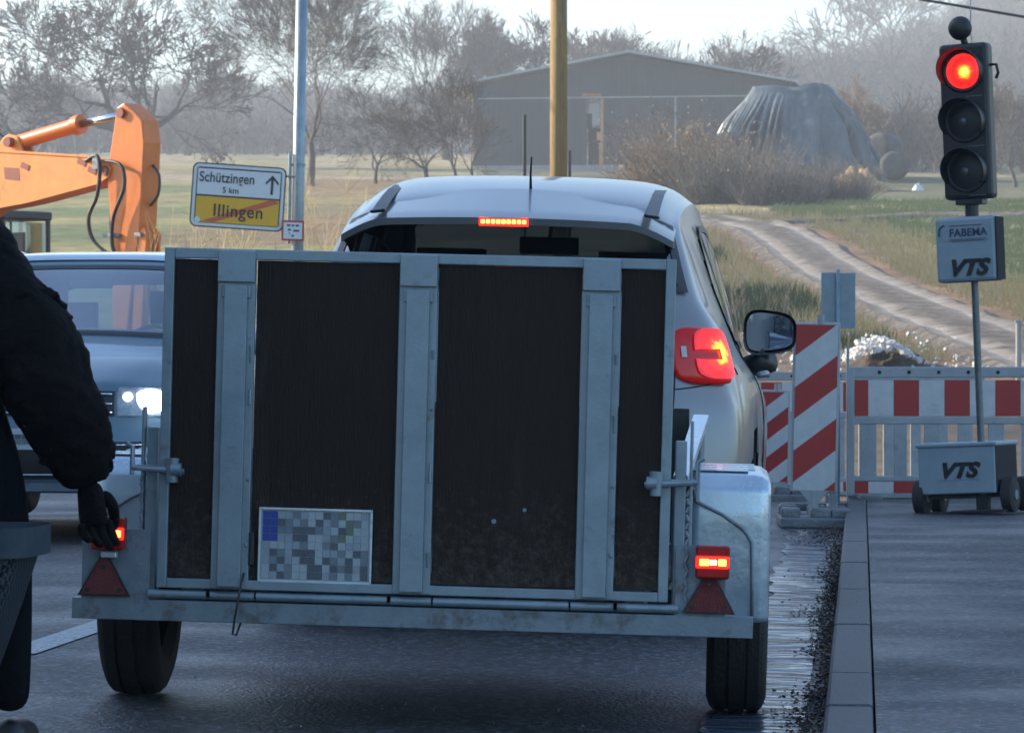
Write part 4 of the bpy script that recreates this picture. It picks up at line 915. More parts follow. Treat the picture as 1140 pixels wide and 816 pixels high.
for k, z in enumerate((2.52, 2.235, 1.95)):
    lit = k == 0
    def lens(m):
        m.lathe([(-.175, 0), (-.175, .02), (-.172, .06), (-.165, .085), (-.162, .1)], 28, 'y', (0, 0, z))
    ln = part('lens', 'signal' if lit else 'black', lens, hd, smooth=True)
    if lit: part('lens_ridge', 'signal', lambda m: [m.box((.0, -.176, z + dz), (2 * (.085**2 - dz**2)**.5, .004, .003)) for dz in [k * .012 for k in range(-6, 7)]], ln)
    else: part('lens_boss', 'dpole', lambda m: m.lathe([(-.18, 0), (-.178, .02), (-.172, .026)], 16, 'y', (-.01, 0, z)), ln, smooth=True)
    def visor(m):
        def fn(a, b):
            t = R(-35) + R(250) * b; r = .122 + .004 * a
            L_ = .13 * (1 - .45 * (abs(b - .5) * 2)**2.5)
            return (r * math.cos(t), -.155 - L_ * a, z + r * math.sin(t))
        m.grid(fn, 8, 36)
        m.lathe([(-.158, .10), (-.166, .112), (-.158, .126)], 32, 'y', (0, 0, z))
    v_ = part('visor', 'black', visor, hd, smooth=True); add_solid(v_, .004)
part('head_seam', 'dpole', lambda m: [m.box((.06, -.1615, z), (.10, .003, .006)) for z in (2.09, 2.375, 1.81)], hd)
part('head_hook', 'black', lambda m: m.tube([(.145, -.1, 2.55), (.18, -.1, 2.55), (.19, -.1, 2.50), (.175, -.1, 2.47)], .009, 8), hd, smooth=True)
part('radar_sensor', 'black', lambda m: [m.lathe([(-.05, .0), (-.048, .035), (-.03, .062), (0, .07), (.03, .062), (.045, .03), (.045, 0)], 24, 'y', (-.02, -.12, 2.77)), m.tube([(0, -.1, 2.67), (-.01, -.1, 2.72)], .02, 8)], hd, smooth=True)
part('aerial', 'galv', lambda m: m.tube([(.045, -.1, 2.67), (.035, -.1, 2.74), (.05, -.1, 3.1)], .0035, 6), hd)

# ------------------------------------------------------------------ beacons and barriers
def beacon(name, loc, wd, ht, z0, rz, tilt, label, nst=5):
    t = empty(name, loc, label, 'traffic beacon', rot=(0, tilt, rz), group='striped traffic beacons')
    part('board', 'bplastic', lambda m: m.box((0, .012, z0 + ht / 2), (wd + .03, .035, ht + .03)), t, bevel=.014)
    def stripes(m):
        # diagonal bands rising to the right, clipped to the board
        def clip(poly, a, b, c):
            out = []
            for i in range(len(poly)):
                p, q = poly[i], poly[(i + 1) % len(poly)]; fp, fq = a * p[0] + b * p[1] - c, a * q[0] + b * q[1] - c
                if fp <= 0: out.append(p)
                if (fp < 0 < fq) or (fq < 0 < fp):
                    s = fp / (fp - fq); out.append((p[0] + (q[0] - p[0]) * s, p[1] + (q[1] - p[1]) * s))
            return out
        per = ht / 2.62; sl = .78
        for k in range(-2, 12):
            lo = z0 + ht - (k * .5 + .5) * per + .10 * ht; hi = lo + per * .5
            pg = [(-wd / 2, z0), (wd / 2, z0), (wd / 2, z0 + ht), (-wd / 2, z0 + ht)]
            pg = clip(pg, -sl, 1, hi) ; pg = clip(pg, sl, -1, -lo) if len(pg) > 2 else []
            if len(pg) > 2: m.prism(pg, 'y', -.009, -.0065, 0 if k % 2 == 0 else 1)
    part('stripes', ['red', 'white'], stripes, t, fix=True)
    part('neck', 'bplastic', lambda m: [m.prism([(-.09, z0), (.09, z0), (.03, z0 - .07), (-.03, z0 - .07)], 'y', -.01, .03), m.tube([(0, .01, .02), (0, .01, z0)], .028, 10)], t, bevel=.004)
    part('lifting_stub', 'bplastic', lambda m: m.tube([(.02, .01, z0 + ht), (.02, .01, z0 + ht + .06)], .022, 8), t)
    f = part('foot', 'bfoot', lambda m: [m.box((0, .05, .03), (.40, .75, .06))] + [m.box((dx, dy, .085), (.11, .16, .06)) for dx in (-.14, .03, .15) for dy in (-.2, .25)], t, bevel=.012)
    return t
b0 = at(905, 585, 22.4); beacon('traffic_beacon', (b0.x, b0.y, -.016), .245, .965, .21, -R(2), R(1.2), 'tall red and white striped traffic beacon standing in the gutter, nearest one')
b1 = at(861, 560, 27.0); beacon('traffic_beacon', (b1.x, b1.y, -.03), .19, .63, .14, R(3), R(.8), 'small red and white striped beacon between the car mirror and the tall beacon')
b2_ = at(996, 552, 31.0); beacon('traffic_beacon', (b2_.x, b2_.y, -.1), .16, .55, .1, -R(55), 0, 'narrow striped beacon seen through the slats of the long barrier')

def barrier(loc, rz, Lb, label, ht=.83, z0=0.0, phase=0.0):
    t = empty('road_barrier', loc, label, 'barrier', rz=rz, group='red and white plastic road barriers')
    part('frame', 'bplastic', lambda m: [m.box((Lb / 2, 0, ht - .035), (Lb, .045, .07)), m.box((Lb / 2, 0, ht - .345), (Lb, .04, .045)), m.box((Lb / 2, 0, .115), (Lb, .04, .035)), m.box((.015, 0, ht / 2), (.05, .05, ht)), m.box((Lb - .015, 0, ht / 2), (.05, .05, ht)), m.box((Lb / 2, 0, .005), (Lb, .035, .03))], t, bevel=.006)
    part('rail_holes', 'hole', lambda m: [m.tube([(.2 + .19 * k, -.0235, ht - .035), (.2 + .19 * k, -.0245, ht - .035)], .012, 10) for k in range(int((Lb - .3) / .19))], t)
    def band(m, za, zb):
        x = .04 - phase; k = 0; wv = .163
        while x < Lb - .04:
            a, b = max(x, .04), min(x + wv, Lb - .04)
            if b > a: m.box(((a + b) / 2, -.012, (za + zb) / 2), (b - a - .001, .018, zb - za), k % 2)
            x += wv; k += 1
    part('stripe_board', ['red', 'white'], lambda m: band(m, ht - .315, ht - .085), t)
    part('foot_board', ['red', 'white'], lambda m: band(m, .022, .095), t)
    n = int(Lb / .205)
    part('slats', 'bplastic', lambda m: [m.box((.13 + .205 * k, 0, (.13 + ht - .365) / 2), (.105 if k % 2 == 0 else .085, .03, ht - .365 - .13)) for k in range(n)], t, bevel=.004)
    for x in (.12, Lb - .12): part('foot', 'bfoot', lambda m: m.box((x, .0, -.004), (.14, .62, .05)), t, bevel=.012)
    return t
q0 = at(944, 556, 24.6)
barrier((q0.x, q0.y, .085), R(1.0), 2.2, 'long striped barrier across the pavement behind the signal cart', phase=.075)
q1 = W(.99 + .05, 12.8); barrier((q1.x - .08, 22.55, .03), R(90 - 4.0), 2.0, 'striped barrier standing edge-on beside the tall beacon', ht=.87)
q2 = at(800, 560, 30.5); barrier((q2.x, q2.y, -.09), R(0), 2.1, 'pale barrier far behind the small beacon, mostly hidden by the car', ht=.97, phase=.03)
# two grey sign backs
sb = at(933, 420, 26.5)
g_ = empty('temporary_sign', (sb.x, sb.y, -.1), 'grey backs of two signs on one post behind the tall beacon', 'sign')
sz = lambda py, Y: CAMZ + (411 - py) * Y / KP + .1
part('post', 'galv', lambda m: m.tube([(0, 0, 0), (0, 0, sz(300, 26.5))], .014, 10), g_, smooth=True)
part('sign_panel', 'galv', lambda m: [m.box((-.06, .02, (sz(305, 26.5) + sz(364, 26.5)) / 2), (.11, .004, .385)), ], g_, bevel=.001)
part('sign_panel', 'galv', lambda m: [m.box((.062, .02, (sz(304, 26.5) + sz(366, 26.5)) / 2), (.118, .004, .385)), ], g_, bevel=.001)
part('stand', 'galv', lambda m: [m.box((0, 0, .03), (.5, .4, .06)), m.tube([(.07, .02, sz(385, 26.5)), (.07, .02, .05)], .01, 6)], g_)

# ------------------------------------------------------------------ town sign and lamp post
py_ = 44.6; lp = at(327, 411, py_)
lpost = empty('sign_post', (lp.x, lp.y, H(lp.x, lp.y)), 'tall grey steel post carrying the town sign, left of the hatchback roof', 'post', rot=(0, R(1.0), 0))
part('tube', 'pole', lambda m: m.tube([(0, 0, 0), (0, 0, 3), (0, 0, 6.5)], [.072, .07, .066], 16), lpost, smooth=True)
part('clamp', 'galv', lambda m: [m.tube([(0, 0, z), (0, 0, z + .03)], .078, 14) for z in (2.55, 3.35)] + [m.tube([(-.11, -.02, z), (0, -.02, z)], .014, 6) for z in (2.56, 3.36)] + [m.tube([(-.1, -.02, 2.45), (-.1, -.02, 3.5)], .02, 8)], lpost)
ts = at(265, 219.5, py_ - .1)
tsn = empty('town_sign', ts, 'town exit sign, white over yellow with a red diagonal, left of the steel post', 'sign', rot=(0, R(3.8), R(3)))
def rrect(w_, h_, r, n=6):
    out = []
    for (cx, cz, a0) in ((w_ / 2 - r, h_ / 2 - r, 0), (-w_ / 2 + r, h_ / 2 - r, 90), (-w_ / 2 + r, -h_ / 2 + r, 180), (w_ / 2 - r, -h_ / 2 + r, 270)):
        for k in range(n + 1): a = R(a0 + 90 * k / n); out.append((cx + r * math.cos(a), cz + r * math.sin(a)))
    return out
SW, SH = 1.085, .745
part('board', 'ink', lambda m: m.prism(rrect(SW, SH, .075), 'y', 0, .012), tsn)
part('border', 'signw', lambda m: m.prism(rrect(SW - .03, SH - .03, .065), 'y', -.003, .001), tsn)
part('border_line', 'ink', lambda m: m.prism(rrect(SW - .10, SH - .10, .03), 'y', -.006, -.002), tsn)
part('white_field', 'signw', lambda m: m.box((0, -.006, .155), (SW - .125, .004, .30)), tsn)
part('yellow_field', 'signy', lambda m: m.box((0, -.006, -.165), (SW - .125, .004, .30)), tsn)
part('red_diagonal', 'signr', lambda m: m.add([(-.40, -.0095, -.30), (-.27, -.0095, -.312), (.47, -.0095, -.05), (.44, -.0095, -.018), (.36, -.0095, -.018)], [(0, 1, 2, 3, 4)]), tsn)
text('lettering', 'Schützingen', .165, 'ink', tsn, (-.14, -.011, .205), sx=.80, bold=.002, spacing=1.02)
text('lettering', '5 km', .095, 'ink', tsn, (-.09, -.011, .065), sx=1.0, bold=.001)
text('lettering', 'Illingen', .20, 'ink', tsn, (.01, -.012, -.175), sx=.95, bold=.002, spacing=1.08)
part('arrow', 'ink', lambda m: [m.box((.385, -.010, .15), (.028, .003, .20)), m.add([(.385, -.0115, .275), (.31, -.0115, .19), (.31, -.0115, .16), (.385, -.0115, .235), (.46, -.0115, .16), (.46, -.0115, .19)], [(0, 1, 2, 3, 4, 5)])], tsn)
part('sticker', 'signw', lambda m: m.tube([(-.455, -.009, -.29), (-.455, -.012, -.29)], .035, 12), tsn)
part('mount', 'galv', lambda m: [m.tube([(SW / 2 - .1, .02, z), (SW / 2 + .16, .02, z)], .014, 8) for z in (-.28, .28)], tsn)
ss = at(326, 257, py_ - .12)
ssn = empty('small_sign', ss, 'small white sign with a red border under the town sign, on the steel post', 'sign', rot=(0, R(2), 0))
part('board', 'signrb', lambda m: m.box((0, 0, 0), (.26, .006, .235)), ssn, bevel=.003)
part('field', 'signw', lambda m: m.box((0, -.004, 0), (.215, .004, .19)), ssn)
part('markings', 'ink_blue', lambda m: [m.box((x, -.0075, z), (w_, .002, .022)) for x, z, w_ in ((-.05, .06, .04), (0, .06, .03), (.05, .06, .04), (-.04, .01, .035), (.04, .0, .07), (-.04, -.03, .012), (0, -.06, .03))], ssn)
part('mount', 'galv', lambda m: m.box((.03, .03, 0), (.05, .05, .1)), ssn)
# wooden mast
wp = at(622, 411, 56.0)
mast = empty('wooden_mast', (wp.x, wp.y, H(wp.x, wp.y) - .1), 'thick wooden utility mast lit yellow on its left, behind the hatchback', 'utility pole')
part('shaft', 'wood', lambda m: m.tube([(0, 0, 0), (0, 0, 4), (0, 0, 9)], [.135, .128, .118], 20), mast, smooth=True)
part('tag', 'galv', lambda m: m.box((.02, -.14, 1.9), (.07, .01, .09)), mast)
def marker(px, ptop, pbot, Y, label, r=.03):
    a = at(px, 411, Y); g = H(a.x, Y); zt = CAMZ + (411 - ptop) * Y / KP
    t = empty('snow_pole', (a.x, Y, g), label, 'marker pole', group='thin marker poles beyond the road')
    part('shaft', 'black', lambda m: m.tube([(0, 0, 0), (0, 0, (zt - g) * .7)], r, 8), t)
    part('tip', 'black', lambda m: m.tube([(0, 0, (zt - g) * .7), (0, 0, zt - g)], [r, r * .9], 8), t)
    return t
marker(584, 128, 205, 62, 'thin dark marker pole standing left of the wooden mast')
marker(634, 168, 205, 64, 'short dark marker pole just right of the wooden mast')
# overhead wire and its pole outside the frame
wb = at(1500, 79, 60)
op = empty('cable_pole', (wb.x, wb.y, H(wb.x, wb.y)), 'wooden pole carrying the overhead wire, right of the view', 'utility pole')
part('shaft', 'wood', lambda m: m.tube([(0, 0, 0), (0, 0, wb.z - H(wb.x, wb.y) + .3)], [.13, .11], 14), op, smooth=True)
op2b = at(-700, -322, 60)
op2 = empty('cable_pole', (op2b.x, op2b.y, H(op2b.x, op2b.y)), 'wooden pole carrying the overhead wire, left of the view', 'utility pole')
part('shaft', 'wood', lambda m: m.tube([(0, 0, 0), (0, 0, op2b.z - H(op2b.x, op2b.y) + .3)], [.13, .11], 14), op2, smooth=True)
m = MB(); m.tube([op2b.lerp(wb, k / 20) - Vector((0, 0, 1.0 * 4 * (k / 20) * (1 - k / 20) * .15)) + Vector((0, 0, 0)) for k in range(21)], .022, 6)
tag(m.build('overhead_wire', 'hose', smooth=True), 'black overhead wire crossing the top right corner', 'cable')

# ------------------------------------------------------------------ excavator
EX = Vector((-9.0, 55.6)); ea = R(-38)
exg = H(EX.x, EX.y)
EXD = .22
CABX = .28
ex = empty('excavator', (EX.x, EX.y, exg), 'orange excavator with raised boom beyond the oncoming car', 'excavator', rz=ea)
def EP(m, poly, y0, y1, mi=0): m.prism([(a, b - exg - EXD * (b > 2.4)) for a, b in poly], 'y', y0, y1, mi)
part('boom', ['orange_fade', 'orange', 'darkred'], lambda m: [
    EP(m, [(.1, 1.7), (.7, 1.7), (1.5, 3.0), (2.25, 3.36), (3.0, 3.44), (4.35, 3.66), (4.55, 3.75), (4.6, 3.87), (4.5, 3.98), (4.3, 4.02), (3.0, 4.13), (2.1, 4.20), (1.5, 4.15), (1.0, 3.7)], -.2, .2),
    EP(m, [(2.55, 3.78), (2.85, 3.75), (2.83, 3.93), (2.53, 3.95)], -.203, -.2, 2),
    EP(m, [(2.1, 4.19), (4.2, 4.03), (4.2, 4.06), (2.1, 4.225)], -.215, -.10, 0)], ex, bevel=.02)
part('boom_lug', 'orange_fade', lambda m: [EP(m, [(2.25, 4.15), (2.85, 4.1), (2.72, 4.38), (2.55, 4.42), (2.42, 4.36)], a, a + .05) for a in (-.13, .08)], ex, bevel=.01)
part('cylinder', 'orange', lambda m: [m.tube([(2.55, 0, 4.29 - exg - EXD), (3.75, 0, 4.50 - exg - EXD)], .105, 18), m.tube([(3.72, 0, 4.495 - exg - EXD), (3.85, 0, 4.517 - exg - EXD)], .135, 18)], ex, smooth=True, auto=40)
part('piston_rod', 'chrome', lambda m: m.tube([(3.8, 0, 4.51 - exg - EXD), (4.78, 0, 4.62 - exg - EXD)], .055, 14), ex, smooth=True)
stick = part('stick', ['orange', 'orange_fade'], lambda m: [
    EP(m, [(4.68, 4.70), (4.82, 4.76), (5.02, 4.62), (5.16, 4.50), (5.20, 4.2), (5.12, 3.1), (5.0, 2.2), (4.86, 1.25), (4.62, 1.25), (4.58, 2.2), (4.55, 3.3), (4.50, 3.75), (4.56, 4.1)], -.17, .17)], ex, bevel=.02)
part('stick_plate', 'orange', lambda m: [EP(m, [(5.0, 2.95), (5.17, 3.05), (5.22, 2.95), (5.12, 1.3), (4.95, 1.3)], a, a + .04) for a in (-.15, .11)] + [m.tube([(5.12, 0, 3.0 - exg - EXD), (4.98, 0, 1.3 - exg - EXD)], .06, 12)], stick, bevel=.006)
part('bucket', 'orange', lambda m: [EP(m, [(4.5, 1.3), (4.95, 1.3), (5.1, 1.0), (4.9, exg + .15), (4.4, exg), (4.1, exg + .2), (4.15, exg + .35), (4.5, exg + .45)], -.5, .5)], stick, bevel=.02)
def smp(p, n=6):
    p = [Vector(q) for q in p]; p = [p[0]] + p + [p[-1]]; o = []
    for i in range(1, len(p) - 2):
        for k in range(n): o.append(crom(p[i - 1], p[i], p[i + 1], p[i + 2], k / n))
    return o + [p[-1]]
def hoses(m):
    for k, dy in enumerate((-.21, -.23, .22)):
        m.tube(smp([(4.15, dy, 3.98 - exg - EXD), (4.38, dy - .03, 4.05 - exg - EXD), (4.46, dy - .05, 3.85 - exg - EXD), (4.42, dy - .06, 3.5 - exg - EXD), (4.28, dy - .08, 3.2 - exg - EXD), (4.34, dy - .06, 2.9 - exg - EXD), (4.62 + .05 * k, dy - .02, 2.65 - exg - EXD), (4.72, dy + .02, 2.5 - exg - EXD)]), .021, 8)
        m.tube(smp([(4.5, dy, 3.98 - exg - EXD), (4.85, dy - .04, 3.9 - exg - EXD), (4.92, dy - .05, 3.6 - exg - EXD), (4.72, dy - .05, 3.2 - exg - EXD), (4.68, dy - .03, 2.8 - exg - EXD), (4.8, dy, 2.6 - exg - EXD)]), .02, 8)
    m.tube(smp([(5.2, 0, 3.9 - exg - EXD), (5.32, 0, 3.75 - exg - EXD), (5.30, 0, 3.5 - exg - EXD), (5.16, 0, 3.35 - exg - EXD)]), .02, 8)
    m.tube(smp([(2.5, -.1, 4.3 - exg - EXD), (2.2, -.1, 4.5 - exg - EXD), (1.9, -.1, 4.4 - exg - EXD), (1.7, -.1, 4.1 - exg - EXD)]), .025, 8)
part('hoses', 'hose', hoses, ex, smooth=True)
part('pins', 'darkred', lambda m: [m.tube([(a, -.22, b - exg - EXD), (a, .22, b - exg - EXD)], .07, 14) for a, b in ((4.5, 3.84), (4.78, 4.62), (2.6, 4.3), (2.3, 3.75))] + [m.box((a, -.205, b - exg - EXD), (.16, .01, .08), rot=Matrix.Rotation(R(20), 3, 'Y')) for a, b in ((4.05, 3.97), (4.25, 3.85), (2.95, 3.95), (2.35, 3.55))], ex)
part('pipe_clamps', 'galv2', lambda m: [m.box((4.35, -.23, 3.95 - exg - EXD), (.1, .05, .18)), m.box((4.62, -.2, 2.95 - exg - EXD), (.3, .06, .05)), m.box((5.1, -.1, 2.95 - exg - EXD), (.12, .2, .05))], ex, bevel=.006)
part('house', 'orange', lambda m: m.box((-.9, 0, 1.35), (2.6, 2.3, .9)), ex, bevel=.06)
part('slewing_deck', 'black', lambda m: [m.box((0, 0, .8), (1.6, 2.0, .15)), m.tube([(0, 0, .5), (0, 0, .8)], .5, 24)], ex, bevel=.02)
for s in (-1, 1):
    part('crawler_track', 'rubber', lambda m: m.prism([(-1.6, .0), (1.6, .0), (1.85, .2), (1.85, .45), (1.6, .65), (-1.6, .65), (-1.85, .45), (-1.85, .2)], 'y', s * 1.0 - .25, s * 1.0 + .25), ex, bevel=.04)
cab = part('cab', 'black', lambda m: [m.box((1.40, .75, 2.42), (1.30, 1.0, .13)), m.box((1.40, .75, .98), (1.3, 1.0, .6))] + [m.box((1.40 + dx, .75 + dy, 1.8), (.07, .07, 1.2)) for dx in (-.6, .05, .6) for dy in (-.45, .45)], ex, bevel=.03)
part('cab_window', 'glass_l', lambda m: [m.box((1.40, .75 - .45, 1.8), (1.15, .01, 1.05)), m.box((1.40, .75 + .45, 1.8), (1.15, .01, 1.05)), m.box((2.0, .75, 1.8), (.01, .85, 1.05))], cab)
part('cab_lamp', 'galv', lambda m: [m.box((1.78 - .35 * k, .22, 2.50), (.12, .08, .09)) for k in range(3)], cab, bevel=.015)
part('cab_mirror', 'black', lambda m: [m.tube([(2.0, .3, 2.4), (2.26, .2, 2.3), (2.28, .2, 1.2)], .018, 6), m.box((2.44, .18, 1.98), (.22, .05, .34))], cab, bevel=.02)
part('operator_seat', 'interior', lambda m: [m.box((1.28, .75, 1.6), (.15, .5, .7)), m.box((1.48, .75, 1.3), (.5, .5, .12))], cab, bevel=.03)
for s_ in (-.3, .3):
    part('lift_cylinder', 'dpole', lambda m: m.tube([(.9, s_, 1.2), (1.75, s_, 3.35 - exg + .2)], .07, 12), ex, smooth=True)

# ------------------------------------------------------------------ barn
bl = Vector(at(527, 411, 228)); bl.z = 0
ba = R(-9)   # yaw: the left flank turns to the camera
bw, bd, eh, rh = 18.7, 16.0, 5.0, 6.75
bz = CAMZ + (411 - 185) * 228 / KP - .3
brn = empty('barn', (bl.x, bl.y, bz), 'wide dark gabled barn with an open doorway on the slope', 'barn', rz=ba)
def bfront(m):
    dx0, dx1, dh = bw * .363, bw * .415, 4.3
    m.prism([(0, 0), (dx0, 0), (dx0, dh), (dx1, dh), (dx1, 0), (bw, 0), (bw, eh), (bw / 2, rh), (0, eh)], 'y', 0, .15)
    for k in range(64):
        x = .15 + k * .3
        if dx0 - .1 < x < dx1 + .1: continue
        m.box((x, -.01, 2.4), (.07, .03, 4.75))
        hgt = eh + (rh - eh) * (1 - abs(x - bw / 2) / (bw / 2)); m.box((x, -.012, (5.0 * .85 + hgt) / 2 + .1), (.06, .02, max(.2, hgt - 4.4)))
part('gable_wall', 'barnfront', bfront, brn)
part('trim_strip', 'roofm', lambda m: [m.box((bw / 2 * .98, -.04, 4.28), (bw * .96, .04, .07)), m.box((bw * .645, -.04, 2.2), (.09, .04, 4.2))], brn)
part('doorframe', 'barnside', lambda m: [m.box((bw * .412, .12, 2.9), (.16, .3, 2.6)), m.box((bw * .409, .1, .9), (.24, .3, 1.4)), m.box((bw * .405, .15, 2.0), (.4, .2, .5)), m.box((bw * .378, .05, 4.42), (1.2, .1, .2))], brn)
part('painted_doorway', 'roofm', lambda m: [m.box((bw * .385, .35, 3.3), (.62, .08, 1.3))], brn)  # pale panel added in place of the light seen through the doorway
part('painted_doorway', 'hole', lambda m: [m.box((bw * .384, .4, 1.25), (.7, .08, 2.5)), m.box((bw * .37, .3, 2.9), (.3, .1, .9))], brn)  # dark panels painted in for the shade inside the opening
part('side_wall', ['barnside', 'barnfront'], lambda m: [m.box((.05, bd / 2, 1.1), (.15, bd, .9), 0)] + [m.box((.05, .8 + 2.6 * k, eh / 2), (.2, .3, eh), 0) for k in range(7)] + [m.box((.2, 2.2 + 2.6 * k, eh * .62), (.1, 1.5, 1.9), 0) for k in range(6)] + [m.box((.05, bd / 2, eh - .3), (.2, bd, .5), 1)], brn)
part('back_wall', 'barnfront', lambda m: [m.prism([(0, 0), (4.2, 0), (4.2, eh), (0, eh)], 'y', bd - .15, bd), m.prism([(6.6, 0), (bw, 0), (bw, eh), (bw / 2, rh), (6.6, 4.4)], 'y', bd - .15, bd), m.box((bw, bd / 2, eh / 2), (.15, bd, eh))], brn)
part('plinth', 'concrete', lambda m: m.box((bw / 2, bd / 2, -1.2), (bw + .1, bd + .1, 3.0)), brn)
part('forecourt', 'concrete', lambda m: m.box((bw * .42, -2.4, -.42), (bw * .62, 4.6, .5)), brn)
def brf(m):
    for s in (0, 1):
        a = (-2.2, eh - .18) if s == 0 else (bw + .5, eh + .0); c = (bw / 2, rh + .12)
        m.add([(a[0], -.5, a[1]), (c[0], -.5, c[1]), (c[0], bd + .5, c[1]), (a[0], bd + .5, a[1]), (a[0], -.5, a[1] + .15), (c[0], -.5, c[1] + .15), (c[0], bd + .5, c[1] + .15), (a[0], bd + .5, a[1] + .15)],
              [(0, 1, 2, 3), (4, 5, 6, 7), (0, 1, 5, 4), (1, 2, 6, 5), (2, 3, 7, 6), (3, 0, 4, 7)])
part('roof', 'roofm', brf, brn)

# ------------------------------------------------------------------ tarp covered stack, bales and straw
ty = 158.0; tc0 = at(890, 411, ty); gz = H(tc0.x, ty)
stack = empty('covered_stack', (tc0.x, ty, gz), 'tall straw stack under a grey folded tarpaulin, in front of the wood', 'covered stack', rz=0)
PS = KP / ty
def stackpt(t, r):
    # ridge segment in x from -50px to +18px, base perimeter further out
    ct, st = math.cos(t), math.sin(t)
    rx = (-52 + 84 * (ct * .5 + .5)) / PS
    top = CAMZ + (411 - 95) / PS - gz
    if ct < 0: bx = (-40 + ct * 54) / PS
    else: bx = (-40 + ct * 150) / PS
    by = st * (2.6 if st < 0 else 3.0)
    ry = st * .35
    zl = max(0, 1 - r)**.58 * (1 - .12 * math.exp(-(r / .12)**2) * 0)
    zr = max(0, 1 - r)**1.12 * (1 + .32 * r)
    k_ = ct * .5 + .5
    z = (1 - k_) * zl + k_ * (zr if r > .1 else 1 - .6 * r)
    z = min(z, 1 - 1.6 * r * r) if r < .3 else z
    x = rx + (bx - rx) * r; y = ry + (by - ry) * r**.8
    ph = t * 17 + 5 * noise.noise(Vector((ct * 1.4, st * 1.4, 3))) + 1.2 * noise.noise(Vector((t * 3, r * 2, 0)))
    am = .35 + .65 * max(0, min(1, .5 + 1.6 * noise.noise(Vector((ct * 2.2, st * 2.2, 9)))))
    fold = am * (.34 * abs(math.sin(ph)) ** .7 + .12 * math.sin(ph * 2.3 + 1)) + .22 * noise.noise(Vector((ct * 2.5, st * 2.5, r * 1.5)))
    amp = max(0, min(1, (r - .12) * 2.5)) * (.5 + .5 * r)
    x += ct * fold * amp * 1.2; y += st * fold * amp * 2.0
    z += -.045 * math.exp(-((k_ - .52) / .2)**2) * (1 - r) + .05 * math.exp(-((k_ - .85) / .2)**2) * (1 - r)
    z += .03 * noise.noise(Vector((x * .6, y * .6, 4))) * (1 - r)
    return Vector((x, y, z * top * (1 + .02 * math.cos(x * 2.2 + 1)) - .35 * r))
part('tarpaulin', 'tarp', lambda m: m.grid(lambda a, b: stackpt(b * 2 * math.pi, a), 34, 380), stack, smooth=True)
def bale(px, py, Y, r, label, rz=0, ln=1.2, yy=None):
    a = at(px, py, Y); g = max(H(a.x, Y), a.z)
    t = empty('straw_bale', (a.x, Y, g), label, 'bale', rz=rz, group='straw bales round the covered stack')
    def f(m):
        m.lathe([(-ln / 2, 0), (-ln / 2, r * .6), (-ln / 2 + .02, r * .95), (-ln / 2 + .08, r), (0, r * 1.02), (ln / 2 - .08, r), (ln / 2 - .02, r * .95), (ln / 2, r * .6), (ln / 2, 0)], 26, 'x', (0, 0, r))
    part('straw_roll', 'oldstraw', f, t, smooth=True); part('net_wrap', 'oldstraw', lambda m: [m.lathe([(-.03 + d, r * 1.02), (-.03 + d, r * 1.03), (.03 + d, r * 1.03), (.03 + d, r * 1.02)], 26, 'x', (0, 0, r)) for d in (-.3, 0, .3)], t, smooth=True)
bale(984, 182, 160, .62, 'round bale right of the covered stack', rz=R(60)); bale(996, 200, 154, .55, 'lower round bale at the right foot of the covered stack', rz=R(80))
bale(779, 170, 150, .55, 'straw bale among the twigs left of the covered stack', rz=R(70)); bale(811, 182, 153, .6, 'pale straw bale leaning at the left foot of the covered stack', rz=R(55))
def heap(name, px, py, Y, wpx, hpx, mat, label, cat, seed, depth=1.5):
    a = at(px, py, Y); m = MB(); s_ = KP / Y; w_, h_ = wpx / s_ / 2, hpx / s_
    def fn(u, v):
        t = v * 2 * math.pi; r = u; n = noise.noise(Vector((math.cos(t) * 2 + seed, math.sin(t) * 2, r * 3)))
        return (math.cos(t) * r * w_ * (1 + .25 * n), math.sin(t) * r * depth * (1 + .2 * n), h_ * (1 - r**1.6) * (1 + .6 * n) + .08 * noise.noise(Vector((r * 9, t * 4, seed))) - .25 * r**3)
    m.grid(fn, 16, 48); o = m.build(name, mat, smooth=True, loc=(a.x, Y, H(a.x, Y))); tag(o, label, cat); return o
heap('straw_heap', 955, 207, 146, 75, 24, 'straw', 'loose orange straw heap in front of the covered stack', 'straw heap', 3)
heap('earth_mound', 985, 408, 59.5, 120, 20, 'soil', 'dark soil mound carrying the heap of white stones', 'earth mound', 8, .9)
# stones: countless rubble
m = MB(); rnd = random.Random(3); sp_ = at(978, 400, 58.6)
import bmesh
def rock(m, c, s):
    vs = []; 
    for k in range(8):
        q = Vector(((k & 1) * 2 - 1, ((k >> 1) & 1) * 2 - 1, ((k >> 2) & 1) * 2 - 1)); q = Vector((q.x * rnd.uniform(.4, 1), q.y * rnd.uniform(.4, 1), q.z * rnd.uniform(.35, .8)))
        vs.append(q * s)
    rt = Matrix.Rotation(rnd.uniform(0, 6), 3, 'Z') @ Matrix.Rotation(rnd.uniform(0, 6), 3, 'X')
    m.add([Vector(c) + rt @ q for q in vs], [(0, 2, 3, 1), (4, 5, 7, 6), (0, 1, 5, 4), (1, 3, 7, 5), (3, 2, 6, 7), (2, 0, 4, 6)])
for i in range(900):
    x, y = rnd.gauss(0, .26), rnd.gauss(0, .3); h_ = .36 * max(0, 1 - (abs(x) / .62)**1.5)
    X = sp_.x + x + .02; Y = sp_.y + y; rock(m, (X, Y, H(X, Y) + .12 + h_ * rnd.uniform(.6, 1)), rnd.uniform(.015, .05))
for i in range(500):
    X = rnd.uniform(3.8, 9.5); Y = rnd.uniform(57, 66); rock(m, (X, Y, H(X, Y) + .02), rnd.uniform(.015, .05))
tag(m.build('stone_rubble', 'stone', fix=True), 'pile of pale broken stones behind the beacons', 'stones', kind='stuff')

